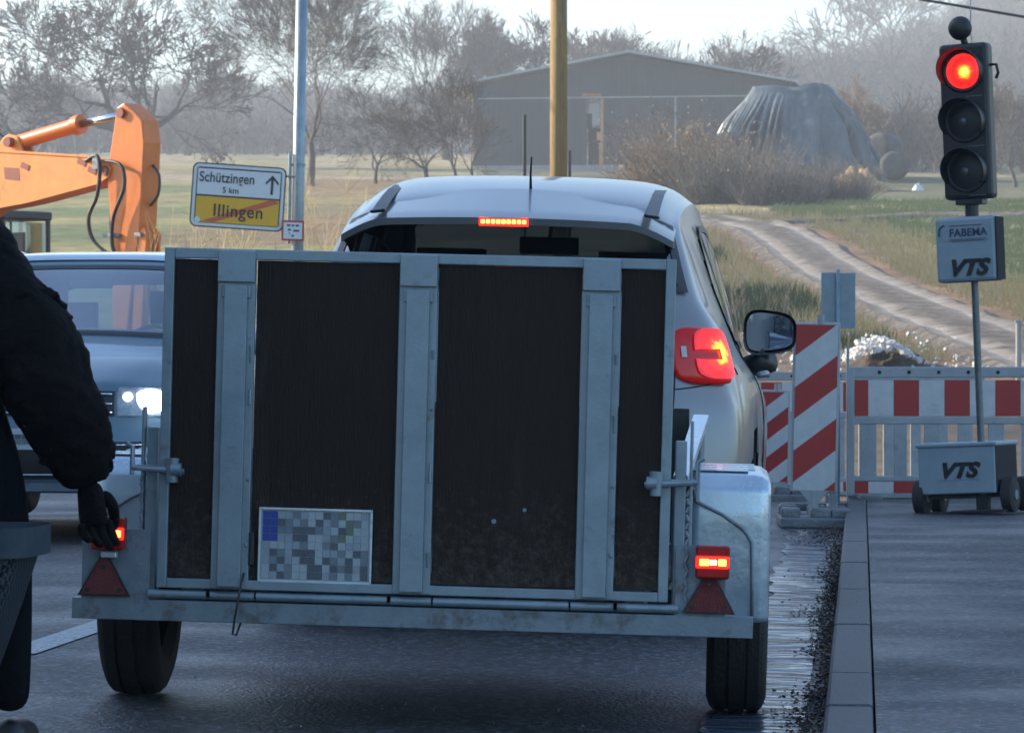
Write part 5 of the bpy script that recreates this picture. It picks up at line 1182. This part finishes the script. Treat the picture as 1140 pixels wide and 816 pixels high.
# ------------------------------------------------------------------ trees
def grow_tree(seed, h, r0, spread=.9, levels=6, first=.25, up=.25, sides=4, dens=1.0, twigs=3, minr=.012, crook=.35, p3=.5):
    rnd = random.Random(seed); mt = MB(); mc = MB()
    def seg(p, d, L_, r, lv):
        n = 3 if lv < 3 else 2
        pts = [p]; rr = [r]; q = p.copy(); dd = d.copy(); nodes = []
        for k in range(n):
            dd = (dd + Vector((rnd.gauss(0, crook), rnd.gauss(0, crook), rnd.gauss(0, crook * .6) + up * .3)) * .5).normalized()
            q = q + dd * (L_ / n); pts.append(q.copy()); rr.append(max(minr, r * (1 - .38 * (k + 1) / n))); nodes.append((q.copy(), dd.copy(), rr[-1]))
        (mt if lv == 0 else mc).tube(pts, rr, max(3, sides + 3 - lv * 2) if lv < 2 else 3, cap=False)
        if lv >= levels: return
        kids = (3 if rnd.random() < p3 else 2) + (2 if lv == 0 else (1 if lv == 1 else 0)); az0 = rnd.uniform(0, 6.28)
        for i in range(kids):
            nd = nodes[-1] if i < 2 else nodes[rnd.randrange(max(0, len(nodes) - 2), len(nodes))]
            ang = rnd.uniform(.35, 1.0) * spread * (1 if (i or lv < 1) else .5) * (1 - .05 * lv); az_ = rnd.uniform(0, 2 * math.pi) if lv > 2 else az0 + i * 6.283 / kids + rnd.gauss(0, .3)
            o = nd[1].orthogonal().normalized(); o.rotate(Matrix.Rotation(az_, 3, nd[1]))
            nd_ = (nd[1] * math.cos(ang) + o * math.sin(ang) + Vector((0, 0, up * .25))).normalized()
            seg(nd[0], nd_, L_ * rnd.uniform(.70, .92) if lv else L_ * rnd.uniform(.62, .9), nd[2] * rnd.uniform(.55, .78), lv + 1)
        if lv == levels - 1:
            pass
    seg(Vector((0, 0, -.3)), Vector((rnd.uniform(-.05, .05), 0, 1)), h * first, r0, 0)
    zmax = max((p.z for p in mc.v), default=h)
    k = h / zmax
    for mm in (mt, mc):
        mm.v = [Vector((p.x * k, p.y * k, p.z * k if p.z > 0 else p.z)) for p in mm.v]
    return mt, mc
def tree(px, Y, ptop, seed, label, r0=.25, mat='bark', base=None, group=None, **k):
    X = (px - 570) * Y / KP; g = H(X, Y); h = CAMZ + (411 - ptop) * Y / KP - g
    t = empty('bare_tree', (X, Y, g), label, 'tree', group=group)
    mt, mc = grow_tree(seed, h, r0, **k)
    mt.build('trunk', mat, t, smooth=True, fix=False); mc.build('crown', mat, t, fix=False)
    return t
tree(165, 226, -60, 11, 'broad spreading bare oak above the excavator boom', .55, 'bark', spread=1.12, levels=10, first=.13, up=.10, p3=.19, minr=.015)
tree(345, 158, -75, 22, 'tall bare tree with a thick pale trunk behind the steel post', .34, 'bark_pale', spread=.95, levels=10, first=.34, up=.16, p3=.38, minr=.010)
tree(420, 156, 78, 33, 'small bare orchard tree left of the barn with a forked trunk', .14, 'bark', spread=1.15, levels=8, first=.36, up=.10, p3=.4, minr=.008)
tree(474, 150, 92, 37, 'low bare orchard tree with a twisted stem, leftmost of the pair before the barn', .13, 'bark', spread=1.15, levels=8, first=.28, up=.10, p3=.4, minr=.008)
tree(508, 152, 64, 41, 'slender bare tree against the left corner of the barn', .10, 'bark', spread=.85, levels=7, first=.3, up=.3, minr=.010)
tree(527, 148, 120, 43, 'spindly young tree at the barn corner, rightmost of the small ones', .06, 'bark', spread=.7, levels=5, first=.4, up=.3, minr=.010)
tree(500, 285, -12, 44, 'tall hazy tree rising behind the barn roof end', .40, 'bark', spread=.85, levels=8, first=.22, up=.25, minr=.016)
tree(590, 300, 8, 47, 'dense rounded hazy tree behind the barn, left of the mast', .40, 'bark', spread=.95, levels=9, first=.14, up=.2, dens=1.0, minr=.02)
tree(640, 310, 22, 48, 'hazy tree behind the barn roof, right of the mast', .40, 'bark', spread=.95, levels=8, first=.16, up=.2, minr=.018)
tree(845, 255, 33, 51, 'dark rounded tree over the right end of the barn roof', .30, 'bark', spread=1.1, levels=8, first=.14, up=.12, minr=.016)
tree(958, 205, 82, 53, 'small brown tree beside the covered stack', .14, 'bark_red', spread=.8, levels=7, first=.22, up=.3, minr=.017)
tree(1130, 150, 75, 55, 'slender bare tree at the right edge of the picture', .12, 'bark_pale', spread=.8, levels=7, first=.3, up=.3, minr=.011)
tree(1010, 230, 120, 57, 'low crooked tree in the hedge left of the signal head', .2, 'bark', spread=1.1, levels=7, first=.3, up=.1, minr=.02)
tree(252, 330, 62, 61, 'distant bare tree between the oak and the steel post', .30, 'bark', spread=.9, levels=7, first=.2, up=.2, minr=.018)
tree(40, 320, 75, 62, 'distant bare tree at the far left above the boom', .30, 'bark', spread=.9, levels=7, first=.2, up=.2, minr=.018)
tree(985, 560, -25, 63, 'large hazy tree on the crest of the wooded hill', .7, 'bark', spread=1.1, levels=7, first=.2, up=.15, minr=.06)
for i, (px, pt) in enumerate(((690, 46), (712, 40), (735, 50), (757, 44), (778, 52))):
    tree(px, 275, pt, 70 + i, 'thin shrubby tree poking over the barn ridge', .1, 'bark', group='thin trees over the barn ridge', spread=.7, levels=6, first=.25, up=.4, minr=.015)
# far woods: one mass on the hills (thin multi-stem crowns)
def wood_mass(name, seed, n, yr, pxr, hr, label, cond=None, th=.10):
    rnd = random.Random(seed); m = MB()
    for i in range(n):
        Y = rnd.uniform(*yr); X = (rnd.uniform(*pxr) - 570) * Y / KP
        if cond and not cond(X, Y): continue
        g = H(X, Y); h = rnd.uniform(*hr); p = Vector((X, Y, g - .5))
        m.tube([p, p + Vector((rnd.uniform(-.3, .3), 0, h * .5))], [th * 2.2, th], 3, cap=False)
        for k in range(30):
            z0 = h * rnd.uniform(.12, .75); a = rnd.uniform(0, 6.283); L_ = h * rnd.uniform(.2, .42); tilt = rnd.uniform(.3, 1.1)
            q = p + Vector((0, 0, z0)); e = q + Vector((math.cos(a) * L_ * math.sin(tilt), math.sin(a) * L_ * math.sin(tilt), L_ * math.cos(tilt)))
            s = (e - q).cross(Vector((rnd.gauss(0, 1), rnd.gauss(0, 1), rnd.gauss(0, 1)))).normalized() * th * .8
            m.add([q - s, q + s, e], [(0, 1, 2)])
            for j in range(4):
                q2 = q.lerp(e, rnd.uniform(.3, 1)); e2 = q2 + Vector((rnd.gauss(0, .3), rnd.gauss(0, .3), rnd.uniform(.1, .5))) * L_ * .6
                s = (e2 - q2).cross(Vector((rnd.gauss(0, 1), rnd.gauss(0, 1), rnd.gauss(0, 1)))).normalized() * th * .5
                m.add([q2 - s, q2 + s, e2], [(0, 1, 2)])
    o = m.build(name, 'bark', fix=False); tag(o, label, 'wood', kind='stuff'); return o
wood_mass('hill_wood', 1, 1500, (430, 720), (800, 1260), (9, 15), 'hazy bare woodland covering the hill at the right', th=.13)
wood_mass('ridge_wood', 2, 1300, (440, 720), (-140, 1000), (7, 12), 'hazy bare woodland along the ridge behind the fields', th=.12)
wood_mass('hedge_wood', 4, 260, (215, 300), (930, 1180), (2.5, 5.5), 'hazy hedge and scrub at the foot of the wooded hill', th=.05)
wood_mass('field_edge_wood', 5, 260, (345, 400), (-60, 470), (2, 5.5), 'grey scrub and young trees at the top of the left field', th=.08)
# thicket in front of the barn and the stack
def shrub(px, Y, wpx, ptop, seed, label, mat='twig', n=900, leaf=0):
    rnd = random.Random(seed); X = (px - 570) * Y / KP; g = H(X, Y); w_ = wpx * Y / KP / 2; h = CAMZ + (411 - ptop) * Y / KP - g
    t = empty('thicket_shrub', (X, Y, g), label, 'shrub', group='twiggy shrubs below the covered stack')
    m = MB(); ml = MB()
    for i in range(n):
        bx = rnd.uniform(-.7, .7) * w_; by = rnd.uniform(-1, 1); d = Vector((bx / w_ * .55 + rnd.gauss(0, .25), rnd.gauss(0, .25), 1)).normalized(); L_ = h * rnd.uniform(.35, 1.05) * (1 - .35 * (abs(bx) / w_)**2)
        p = Vector((bx, by, -.1)); pts = [p]
        for k in range(3): d = (d + Vector((rnd.gauss(0, .33), rnd.gauss(0, .33), .03))).normalized(); pts.append(pts[-1] + d * L_ / 3)
        m.tube(pts, [.014, .010, .007, .004], 3, cap=False)
        for j in range(5):
            q = pts[rnd.randrange(1, 4)]; e = q + Vector((rnd.gauss(0, .3), rnd.gauss(0, .3), rnd.uniform(.05, .45))) * L_ * .35; s = Vector((.007, 0, .004))
            m.add([q - s, q + s, e], [(0, 1, 2)])
            if rnd.random() < leaf:
                s2 = rnd.uniform(.03, .07); ml.add([e + Vector((rnd.uniform(-1, 1), rnd.uniform(-1, 1), rnd.uniform(-1, 1))) * s2 for _ in range(3)], [(0, 1, 2)])
    m.build('stems', mat, t, fix=False)
    if leaf: ml.build('dry_leaves', 'leafdry', t, fix=False)
shrub(752, 128, 95, 118, 1, 'tall leafy brown shrub in front of the barn, leftmost of the thicket', 'bark_red', 700, .9)
shrub(800, 126, 110, 150, 2, 'dense grey shrub right of the leafy brown one', 'twig', 800, .15)
shrub(865, 125, 120, 172, 3, 'dense grey shrub below the tarpaulin folds', 'twig', 900, .05)
shrub(925, 127, 100, 168, 4, 'bluish grey shrub below the straw heap, rightmost of the thicket', 'twig', 800, 0)
shrub(715, 135, 60, 175, 5, 'low brown shrub left of the tall leafy one', 'bark_red', 400, .4)
shrub(835, 134, 110, 135, 6, 'shrub reaching up over the left foot of the covered stack', 'twig', 500, .3)
# saplings and weeds at the roadside behind the town sign
rnd = random.Random(77)
def sapling(px, Y, ptop, seed, label, mat='reed'):
    X = (px - 570) * Y / KP; g = H(X, Y); h = CAMZ + (411 - ptop) * Y / KP - g
    rr = random.Random(seed); m = MB()
    for s in range(rr.randint(3, 6)):
        p = Vector((rr.uniform(-.2, .2), rr.uniform(-.2, .2), 0)); d = Vector((rr.gauss(0, .12), 0, 1)).normalized(); pts = [p]; hh = h * rr.uniform(.7, 1)
        for k in range(5):
            d = (d + Vector((rr.gauss(0, .07), rr.gauss(0, .07), .05))).normalized(); pts.append(pts[-1] + d * hh / 5)
        m.tube(pts, [.010, .008, .007, .005, .004, .002], 3, cap=False)
        for j in range(16):
            i = rr.randrange(1, 5); q = pts[i].lerp(pts[i + 1], rr.random()); e = q + Vector((rr.gauss(0, .4), rr.gauss(0, .4), rr.uniform(.4, 1))) * hh * .16
            m.tube([q, e], [.004, .002], 3, cap=False)
    o = m.build('sapling', mat, fix=False, loc=(X, Y, g)); tag(o, label, 'sapling', 'roadside saplings beyond the oncoming car')
SAPL = [(192, 165, 'straw coloured sapling right of the excavator stick'), (212, 210, 'short sapling behind the left edge of the town sign'), (232, 215, 'sapling under the left half of the town sign'), (262, 205, 'sapling hidden behind the middle of the town sign'), (288, 215, 'sapling under the right half of the town sign'),
        (300, 205, 'sapling just left of the small red bordered sign'), (352, 190, 'sapling right of the steel post'), (368, 200, 'sapling between the steel post and the hatchback roof'), (383, 215, 'low sapling touching the hatchback roof corner'), (174, 225, 'low sapling at the foot of the excavator stick'), (820, 292, 'dry stem on the bank left of the track'), (862, 300, 'dry weed beside the track above the door mirror'), (1132, 355, 'pale stake-like weed at the right edge of the picture')]
for i, (px, pt, lb) in enumerate(SAPL): sapling(px, 49 + (i * 7) % 5 if px < 700 else 62, pt, 100 + i, lb, 'reed' if px < 700 else 'twig')
m = MB(); rnd = random.Random(8)
def tuft(X, Y, h, n, s=.006):
    g = H(X, Y)
    for _ in range(n):
        p = Vector((X + rnd.gauss(0, .08), Y + rnd.gauss(0, .08), g)); e = p + Vector((rnd.gauss(0, .3), rnd.gauss(0, .3), 1)) * h * rnd.uniform(.5, 1.1); q = Vector((s, 0, 0))
        m.add([p - q, p + q, e], [(0, 1, 2)])
for i in range(5200): Y = rnd.uniform(47, 60); tuft((rnd.uniform(-150, 720) - 570) * Y / KP, Y, rnd.uniform(.2, .7), 5)
for i in range(6500):
    Y = rnd.uniform(60, 125); X = (rnd.uniform(690, 1180) - 570) * Y / KP; d = dtrack(X, Y)
    if 1.5 < d < 3.6: tuft(X, Y, rnd.uniform(.1, .42), 6, .012)
tag(m.build('dry_grass', 'reed', fix=False), 'dry straw coloured grass along the road and the track', 'grass', kind='stuff')
m = MB()
for i in range(8000):
    Y = rnd.uniform(62, 92); X = (rnd.uniform(700, 1010) - 570) * Y / KP
    if dtrack(X, Y) > 1.9 and noise.noise(Vector((X * .35, Y * .14, 2))) > -.12 + .0 * Y + .25 * abs((Y - 76) / 12)**3: tuft(X, Y, rnd.uniform(.1, .45), 7, .014)
M['scrub'] = pm('green_scrub', (.05, .075, .03), (.10, .12, .05), 1, .9)
m2 = m; m = MB()
for i in range(9000):
    Y = rnd.uniform(66, 128); X = (rnd.uniform(860, 1180) - 570) * Y / KP
    if dtrack(X, Y) > 3.4 and X > 8 - (Y - 66) * .03: tuft(X, Y, rnd.uniform(.06, .22), 5, .014)
M['meadow'] = pm('meadow_blades', (.19, .22, .085), (.30, .29, .13), .6, .9)
tag(m.build('meadow_grass', 'meadow', fix=False), 'short green grass on the meadow right of the track', 'grass', kind='stuff'); m = m2
tag(m.build('bank_scrub', 'scrub', fix=False), 'low dark green scrub on the bank below the track', 'ground cover', kind='stuff')
# distant parked vehicle, wrapped bales
for (px, py, mat, wd, lb, cat, nm) in ((205, 163, 'white', 1.5, 'small white wrapped bale at the top of the left field', 'bale', 'wrapped_bale'), (262, 161, 'bluebag', 2.0, 'pale blue tarpaulin covered heap at the top of the left field', 'covered heap', 'covered_heap'), (305, 161, 'white', 1.3, 'white wrapped bale beside the steel post, far off', 'bale', 'wrapped_bale'), (1022, 204, 'signw', .55, 'light blue plastic sheet beside the covered stack', 'plastic sheet', 'plastic_sheet')):
    p = gp(px, py + 5) if py < 190 else gp(px, 212); o = heap(nm, px, py, p.y, wd * KP / p.y, .8 * wd * KP / p.y * .5, mat, lb, cat, px, wd * .4)
for i, px in enumerate((1134,)):
    p = at(px, 411, 52); t = empty('fence_post', (p.x, 52, H(p.x, 52)), 'pale short post at the right edge, above the barrier', 'post'); part('stake', 'concrete', lambda m: m.tube([(0, 0, 0), (0, 0, CAMZ + (411 - 360) * 52 / KP - H(p.x, 52))], .04, 8), t); part('cap', 'galv', lambda m: m.box((0, 0, CAMZ + (411 - 358) * 52 / KP - H(p.x, 52)), (.1, .1, .03)), t)

# ------------------------------------------------------------------ houses left of the road (outside the frame): they shade the street
def house(X0, X1, Y0, Y1, hw, hr, label):
    t = empty('village_house', ((X0 + X1) / 2, (Y0 + Y1) / 2, -.1), label, 'house')
    a, b = (X1 - X0) / 2, (Y1 - Y0) / 2
    wl = part('wall', 'wall', lambda m: [m.box((0, 0, hw / 2), (2 * a, 2 * b, hw)), m.prism([(-a, hw), (a, hw), (0, hr)], 'y', -b + .01, b - .01)], t)
    part('roof', 'tile', lambda m: [m.add([(s * (a + .5), -b - .4, hw - .35), (0, -b - .4, hr + .15), (0, b + .4, hr + .15), (s * (a + .5), b + .4, hw - .35), (s * (a + .5), -b - .4, hw - .2), (0, -b - .4, hr + .3), (0, b + .4, hr + .3), (s * (a + .5), b + .4, hw - .2)], [(0, 1, 2, 3), (4, 5, 6, 7), (0, 1, 5, 4), (1, 2, 6, 5), (2, 3, 7, 6), (3, 0, 4, 7)]) for s in (-1, 1)], t)
    for k in range(int(2 * b / 3)):
        for z in (1.6, 4.4):
            w0 = part('window', 'white', lambda m: m.box((a + .02, -b + 1.6 + 3 * k, z), (.08, 1.2, 1.5)), t)
            part('pane', 'glass', lambda m: m.box((a + .07, -b + 1.6 + 3 * k, z), (.02, 1.0, 1.3)), w0)
house(-21, -9.5, 18.0, 33.5, 7.6, 11.5, 'cream house with tiled roof beside the road, farther one')
house(-21, -9.5, 0.5, 17.6, 7.6, 11.5, 'cream house with tiled roof beside the road, nearer one')

# ------------------------------------------------------------------ cyclist and bicycle at the left edge
BX, BY = -1.33, 8.55
bk = empty('bicycle', (BX, BY, .035), 'black bicycle with a dark side pannier, under the waiting cyclist', 'bicycle', rot=(0, 0, -HD))
for y in (-.45, .62):
    wv = part('wheel', 'rubber', lambda m: m.tube([(0, y + .335 * math.cos(t * math.pi / 20), .35 + .335 * math.sin(t * math.pi / 20)) for t in range(41)], .019, 8), bk, smooth=True)
    part('spokes', 'galv', lambda m: [m.tube([(0, y, .35), (0, y + .325 * math.cos(t * math.pi / 9), .35 + .325 * math.sin(t * math.pi / 9))], .0015, 4) for t in range(18)] + [m.tube([(-.04, y, .35), (.04, y, .35)], .02, 8)], wv)
part('frame', 'black', lambda m: [m.tube(q, .016, 10) for q in ([(0, .0, .29), (0, -.16, .82)], [(0, .0, .29), (0, .42, .72)], [(0, -.13, .72), (0, .40, .86)], [(0, .38, .92), (0, .45, .68), (0, .62, .35)], [(.03, -.45, .35), (0, 0, .29)], [(-.03, -.45, .35), (0, 0, .29)], [(.03, -.45, .35), (0, -.14, .75)], [(-.03, -.45, .35), (0, -.14, .75)])], bk, smooth=True)
part('saddle', 'black', lambda m: m.tube([(0, -.28, .86), (0, -.2, .875), (0, -.05, .87), (0, .05, .86)], [.07, .085, .04, .02], 12, flat=1), bk, smooth=True)
part('handlebar', 'galv', lambda m: [m.tube([(-.30, .22, .98), (-.25, .32, 1.0), (-.05, .40, 1.0), (.05, .40, 1.0), (.25, .32, 1.0), (.30, .22, .98)], .012, 8), m.tube([(0, .38, .9), (0, .40, 1.0)], .014, 8)], bk, smooth=True)
part('rack', 'galv', lambda m: [m.box((0, -.5, .74), (.14, .4, .012)), m.tube([(.06, -.45, .35), (.06, -.5, .74)], .006, 6), m.tube([(-.06, -.45, .35), (-.06, -.5, .74)], .006, 6)], bk)
def pann(m):
    def fn(a, b):
        t = b * 2 * math.pi; se = lambda x: math.copysign(abs(x)**.45, x)
        w_ = .06 + .08 * a ** .8; d_ = .14 + .04 * a
        return (.235 + .012 * 0 - .05 * (1 - a) + se(math.cos(t)) * w_, -.45 + se(math.sin(t)) * d_, .165 + .36 * a)
    m.grid(fn, 8, 40); m.add([fn(0, k / 40) for k in range(40)], [tuple(range(40))]); m.add([fn(1, k / 40) for k in range(40)], [tuple(range(40))])
pn = part('pannier', 'weave', pann, bk, smooth=True, auto=50)
part('pannier_band', 'pannier_rim', lambda m: m.grid(lambda a, b: (.235 + math.copysign(abs(math.cos(b * 6.2832))**.45, math.cos(b * 6.2832)) * .148, -.45 + math.copysign(abs(math.sin(b * 6.2832))**.45, math.sin(b * 6.2832)) * .188, .475 + .062 * a), 1, 40), pn, smooth=True, auto=50)
part('pannier_pocket', 'bluebag', lambda m: [m.grid(lambda a, b: (.195 + .05 * math.cos(a * 3.14159), -.59 - .035 * math.sin(a * 3.14159) * math.cos(b * 6.283), .295 + .05 * math.sin(a * 3.14159) * math.sin(b * 6.283)), 10, 16)], pn, smooth=True)
part('pannier_tag', 'bluebag', lambda m: m.box((.05, -.645, .50), (.09, .01, .07)), pn, bevel=.003)
part('mudguard', 'black', lambda m: m.tube([(0, -.45 + .37 * math.cos(R(t)), .35 + .37 * math.sin(R(t))) for t in range(20, 200, 12)], .025, 8, flat=.3), bk, smooth=True)

def skin_obj(name, joints, edges, mats, parent, sub=2, rootv=0):
    me = bpy.data.meshes.new(name); me.from_pydata([j[0] for j in joints], edges, [])
    o = bpy.data.objects.new(name, me); COL.objects.link(o)
    sk_ = o.modifiers.new('skin', 'SKIN'); sk_.use_smooth_shade = True
    for i, j in enumerate(joints):
        me.skin_vertices[0].data[i].radius = (j[1], j[2] if len(j) > 2 else j[1]); me.skin_vertices[0].data[i].use_root = (i == rootv)
    ss_ = o.modifiers.new('sub', 'SUBSURF'); ss_.levels = sub; ss_.render_levels = sub
    bpy.context.view_layer.update()
    m2 = bpy.data.meshes.new_from_object(o.evaluated_get(bpy.context.evaluated_depsgraph_get()))
    bpy.data.objects.remove(o); m2.materials.clear()
    for x in mats: m2.materials.append(M[x])
    ob = bpy.data.objects.new(name, m2); COL.objects.link(ob); ob.parent = parent
    m2.polygons.foreach_set('use_smooth', [True] * len(m2.polygons))
    return ob
ps = empty('person', (BX, BY, .035), 'cyclist in a dark padded jacket waiting at the left edge, gloved hand hanging down', 'person', rot=(0, 0, 0))
# local frame: x right, y forward (away from camera), z up
J = [((0, -.05, .86), .15, .12), ((0, -.04, 1.0), .14, .11), ((0, -.02, 1.15), .165, .12), ((-.01, 0, 1.24), .15, .11), ((0, .01, 1.35), .07, .07), ((0, .03, 1.42), .055, .055),
     ((.12, -.01, 1.17), .075), ((.165, -.0, 1.10), .088), ((.205, -.03, 1.01), .098), ((.26, -.05, .93), .106), ((.305, -.04, .84), .114), ((.335, -.01, .74), .106), ((.37, .01, .655), .082), ((.385, .015, .605), .052),
     ((-.17, 0, 1.265), .085), ((-.235, 0, 1.2), .09), ((-.28, .05, 1.05), .085), ((-.30, .14, .98), .08), ((-.29, .22, 1.0), .06), ((-.29, .25, 1.01), .04)]
E = [(0, 1), (1, 2), (2, 3), (3, 4), (4, 5), (3, 6), (6, 7), (7, 8), (8, 9), (9, 10), (10, 11), (11, 12), (12, 13), (3, 14), (14, 15), (15, 16), (16, 17), (17, 18), (18, 19)]
jk = skin_obj('jacket', J, E, ['jacket'], ps, 4)
for v_ in jk.data.vertices:
    c_ = v_.co; n_ = v_.normal
    d_ = .022 * noise.noise(Vector((c_.x * 5, c_.y * 5, c_.z * 9))) + .012 * abs(noise.noise(Vector((c_.x * 14 + c_.z * 9, c_.y * 10, c_.z * 22)))) + .004 * noise.noise(c_ * 60)
    v_.co = c_ + n_ * d_ * (1 if c_.z < 1.38 else .3)
J2 = [((0, -.05, .88), .15, .13), ((.10, -.04, .80), .105), ((.17, -.02, .62), .085), ((.20, .02, .45), .065), ((.21, .0, .25), .055), ((.215, -.02, .10), .045),
      ((-.10, -.04, .80), .105), ((-.18, 0, .6), .085), ((-.22, .03, .45), .065), ((-.24, 0, .25), .055), ((-.25, -.02, .1), .045)]
skin_obj('trousers', J2, [(0, 1), (1, 2), (2, 3), (3, 4), (4, 5), (0, 6), (6, 7), (7, 8), (8, 9), (9, 10)], ['jeans'], ps)
for sx, x in ((1, .215), (-1, -.25)):
    skin_obj('shoe', [((x, -.06, .05), .045), ((x, .02, .05), .045), ((x + sx * .01, .12, .04), .042), ((x + sx * .015, .19, .03), .03)], [(0, 1), (1, 2), (2, 3)], ['black'], ps)
def hand(m_name, wrist, dirs, sx, curl, mat='glove'):
    objs = []
    w0 = Vector(wrist); F, S_, Nn_ = dirs        # finger direction, side (towards little finger), palm normal
    joints = [(w0 - F * .02, .034, .028), (w0 + F * .03, .040, .024), (w0 + F * .07, .045, .024), (w0 + F * .09, .042, .021)]; edges = [(0, 1), (1, 2), (2, 3)]
    o = skin_obj(m_name, [(tuple(j[0]), j[1], j[2]) for j in joints], edges, [mat], ps)
    for k, (off, ln) in enumerate(((-.034, .072), (-.012, .082), (.011, .076), (.032, .060))):
        b = w0 + F * .075 + S_ * off; pts = [b]; d = F.copy(); axis = S_
        for q in range(3):
            d = (Matrix.Rotation(curl * (1 + .15 * k), 3, axis) @ d).normalized(); pts.append(pts[-1] + d * ln * (.5, .3, .25)[q])
        skin_obj('finger', [(tuple(p), r) for p, r in zip(pts, (.0125, .0115, .0105, .009))], [(0, 1), (1, 2), (2, 3)], [mat], o, 1)
    t0 = w0 + F * .015 - S_ * .028; t1 = t0 + F * .035 - S_ * .028 + Nn_ * .012; t2 = t1 + F * .035 - S_ * .006 + Nn_ * .012; t3 = t2 + F * .024 + S_ * .004 + Nn_ * .006
    skin_obj('thumb', [(tuple(t0), .017), (tuple(t1), .0145), (tuple(t2), .0125), (tuple(t3), .010)], [(0, 1), (1, 2), (2, 3)], [mat], o, 1)
Fd = Vector((.10, .12, -1)).normalized(); Sd = Vector((-.85, -.5, 0)); Sd = (Sd - Fd * Sd.dot(Fd)).normalized(); Nd = Fd.cross(Sd).normalized()
hand('hand', (.388, .02, .60), (Fd, Sd, Nd), 1, .38)
Fd = Vector((0, 1, .1)).normalized(); Sd = Vector((-1, 0, 0)); Nd = Vector((0, 0, -1))
hand('hand', (-.29, .26, 1.02), (Fd, Sd, Nd), -1, .5)
hd_ = part('head', 'skin', lambda m: m.grid(lambda a, b: (.074 * math.sin(a * math.pi) * math.cos(b * 2 * math.pi) * (1 - .15 * a), .035 + .095 * math.sin(a * math.pi) * math.sin(b * 2 * math.pi), 1.53 + .115 * math.cos(a * math.pi)), 18, 28), ps, smooth=True)
part('hair', 'hair', lambda m: m.grid(lambda a, b: (.085 * math.sin(a * 2.1) * math.cos(b * 2 * math.pi), .02 + .105 * math.sin(a * 2.1) * math.sin(b * 2 * math.pi), 1.545 + .118 * math.cos(a * 2.1 + (.45 if math.sin(b * 6.2832) > 0.1 else 0) * a * -1)), 12, 28), hd_, smooth=True)
part('face', ['skin', 'ink'], lambda m: [m.tube([(0, .135, 1.535), (0, .152, 1.50)], [.008, .014], 8)] + [m.tube([(s * .03, .118, 1.54), (s * .03, .126, 1.54)], .011, 10, 1) for s in (-1, 1)] + [m.box((0, .125, 1.465), (.045, .01, .008), 1)] + [m.tube([(s * .072, .03, 1.50), (s * .078, .03, 1.555)], [.012, .018], 8) for s in (-1, 1)], hd_, smooth=True)

# ------------------------------------------------------------------ haze
def haze():
    m = MB(); x0, x1, y0, y1, z0, z1 = -420, 420, -75, 1060, -2.5, 96
    m.box(((x0 + x1) / 2, (y0 + y1) / 2, (z0 + z1) / 2), (x1 - x0, y1 - y0, z1 - z0))
    mt = bpy.data.materials.new('haze_air'); mt.use_nodes = True; t = mt.node_tree; t.nodes.clear()
    o = t.nodes.new('ShaderNodeOutputMaterial'); v = t.nodes.new('ShaderNodeVolumePrincipled'); v.inputs['Color'].default_value = (.86, .93, 1.0, 1); v.inputs['Density'].default_value = .0009; v.inputs['Anisotropy'].default_value = .1
    t.links.new(v.outputs[0], o.inputs['Volume'])
    ob = m.build('haze', mt); tag(ob, 'thin blue grey winter haze over the valley', 'haze', kind='stuff')
haze()
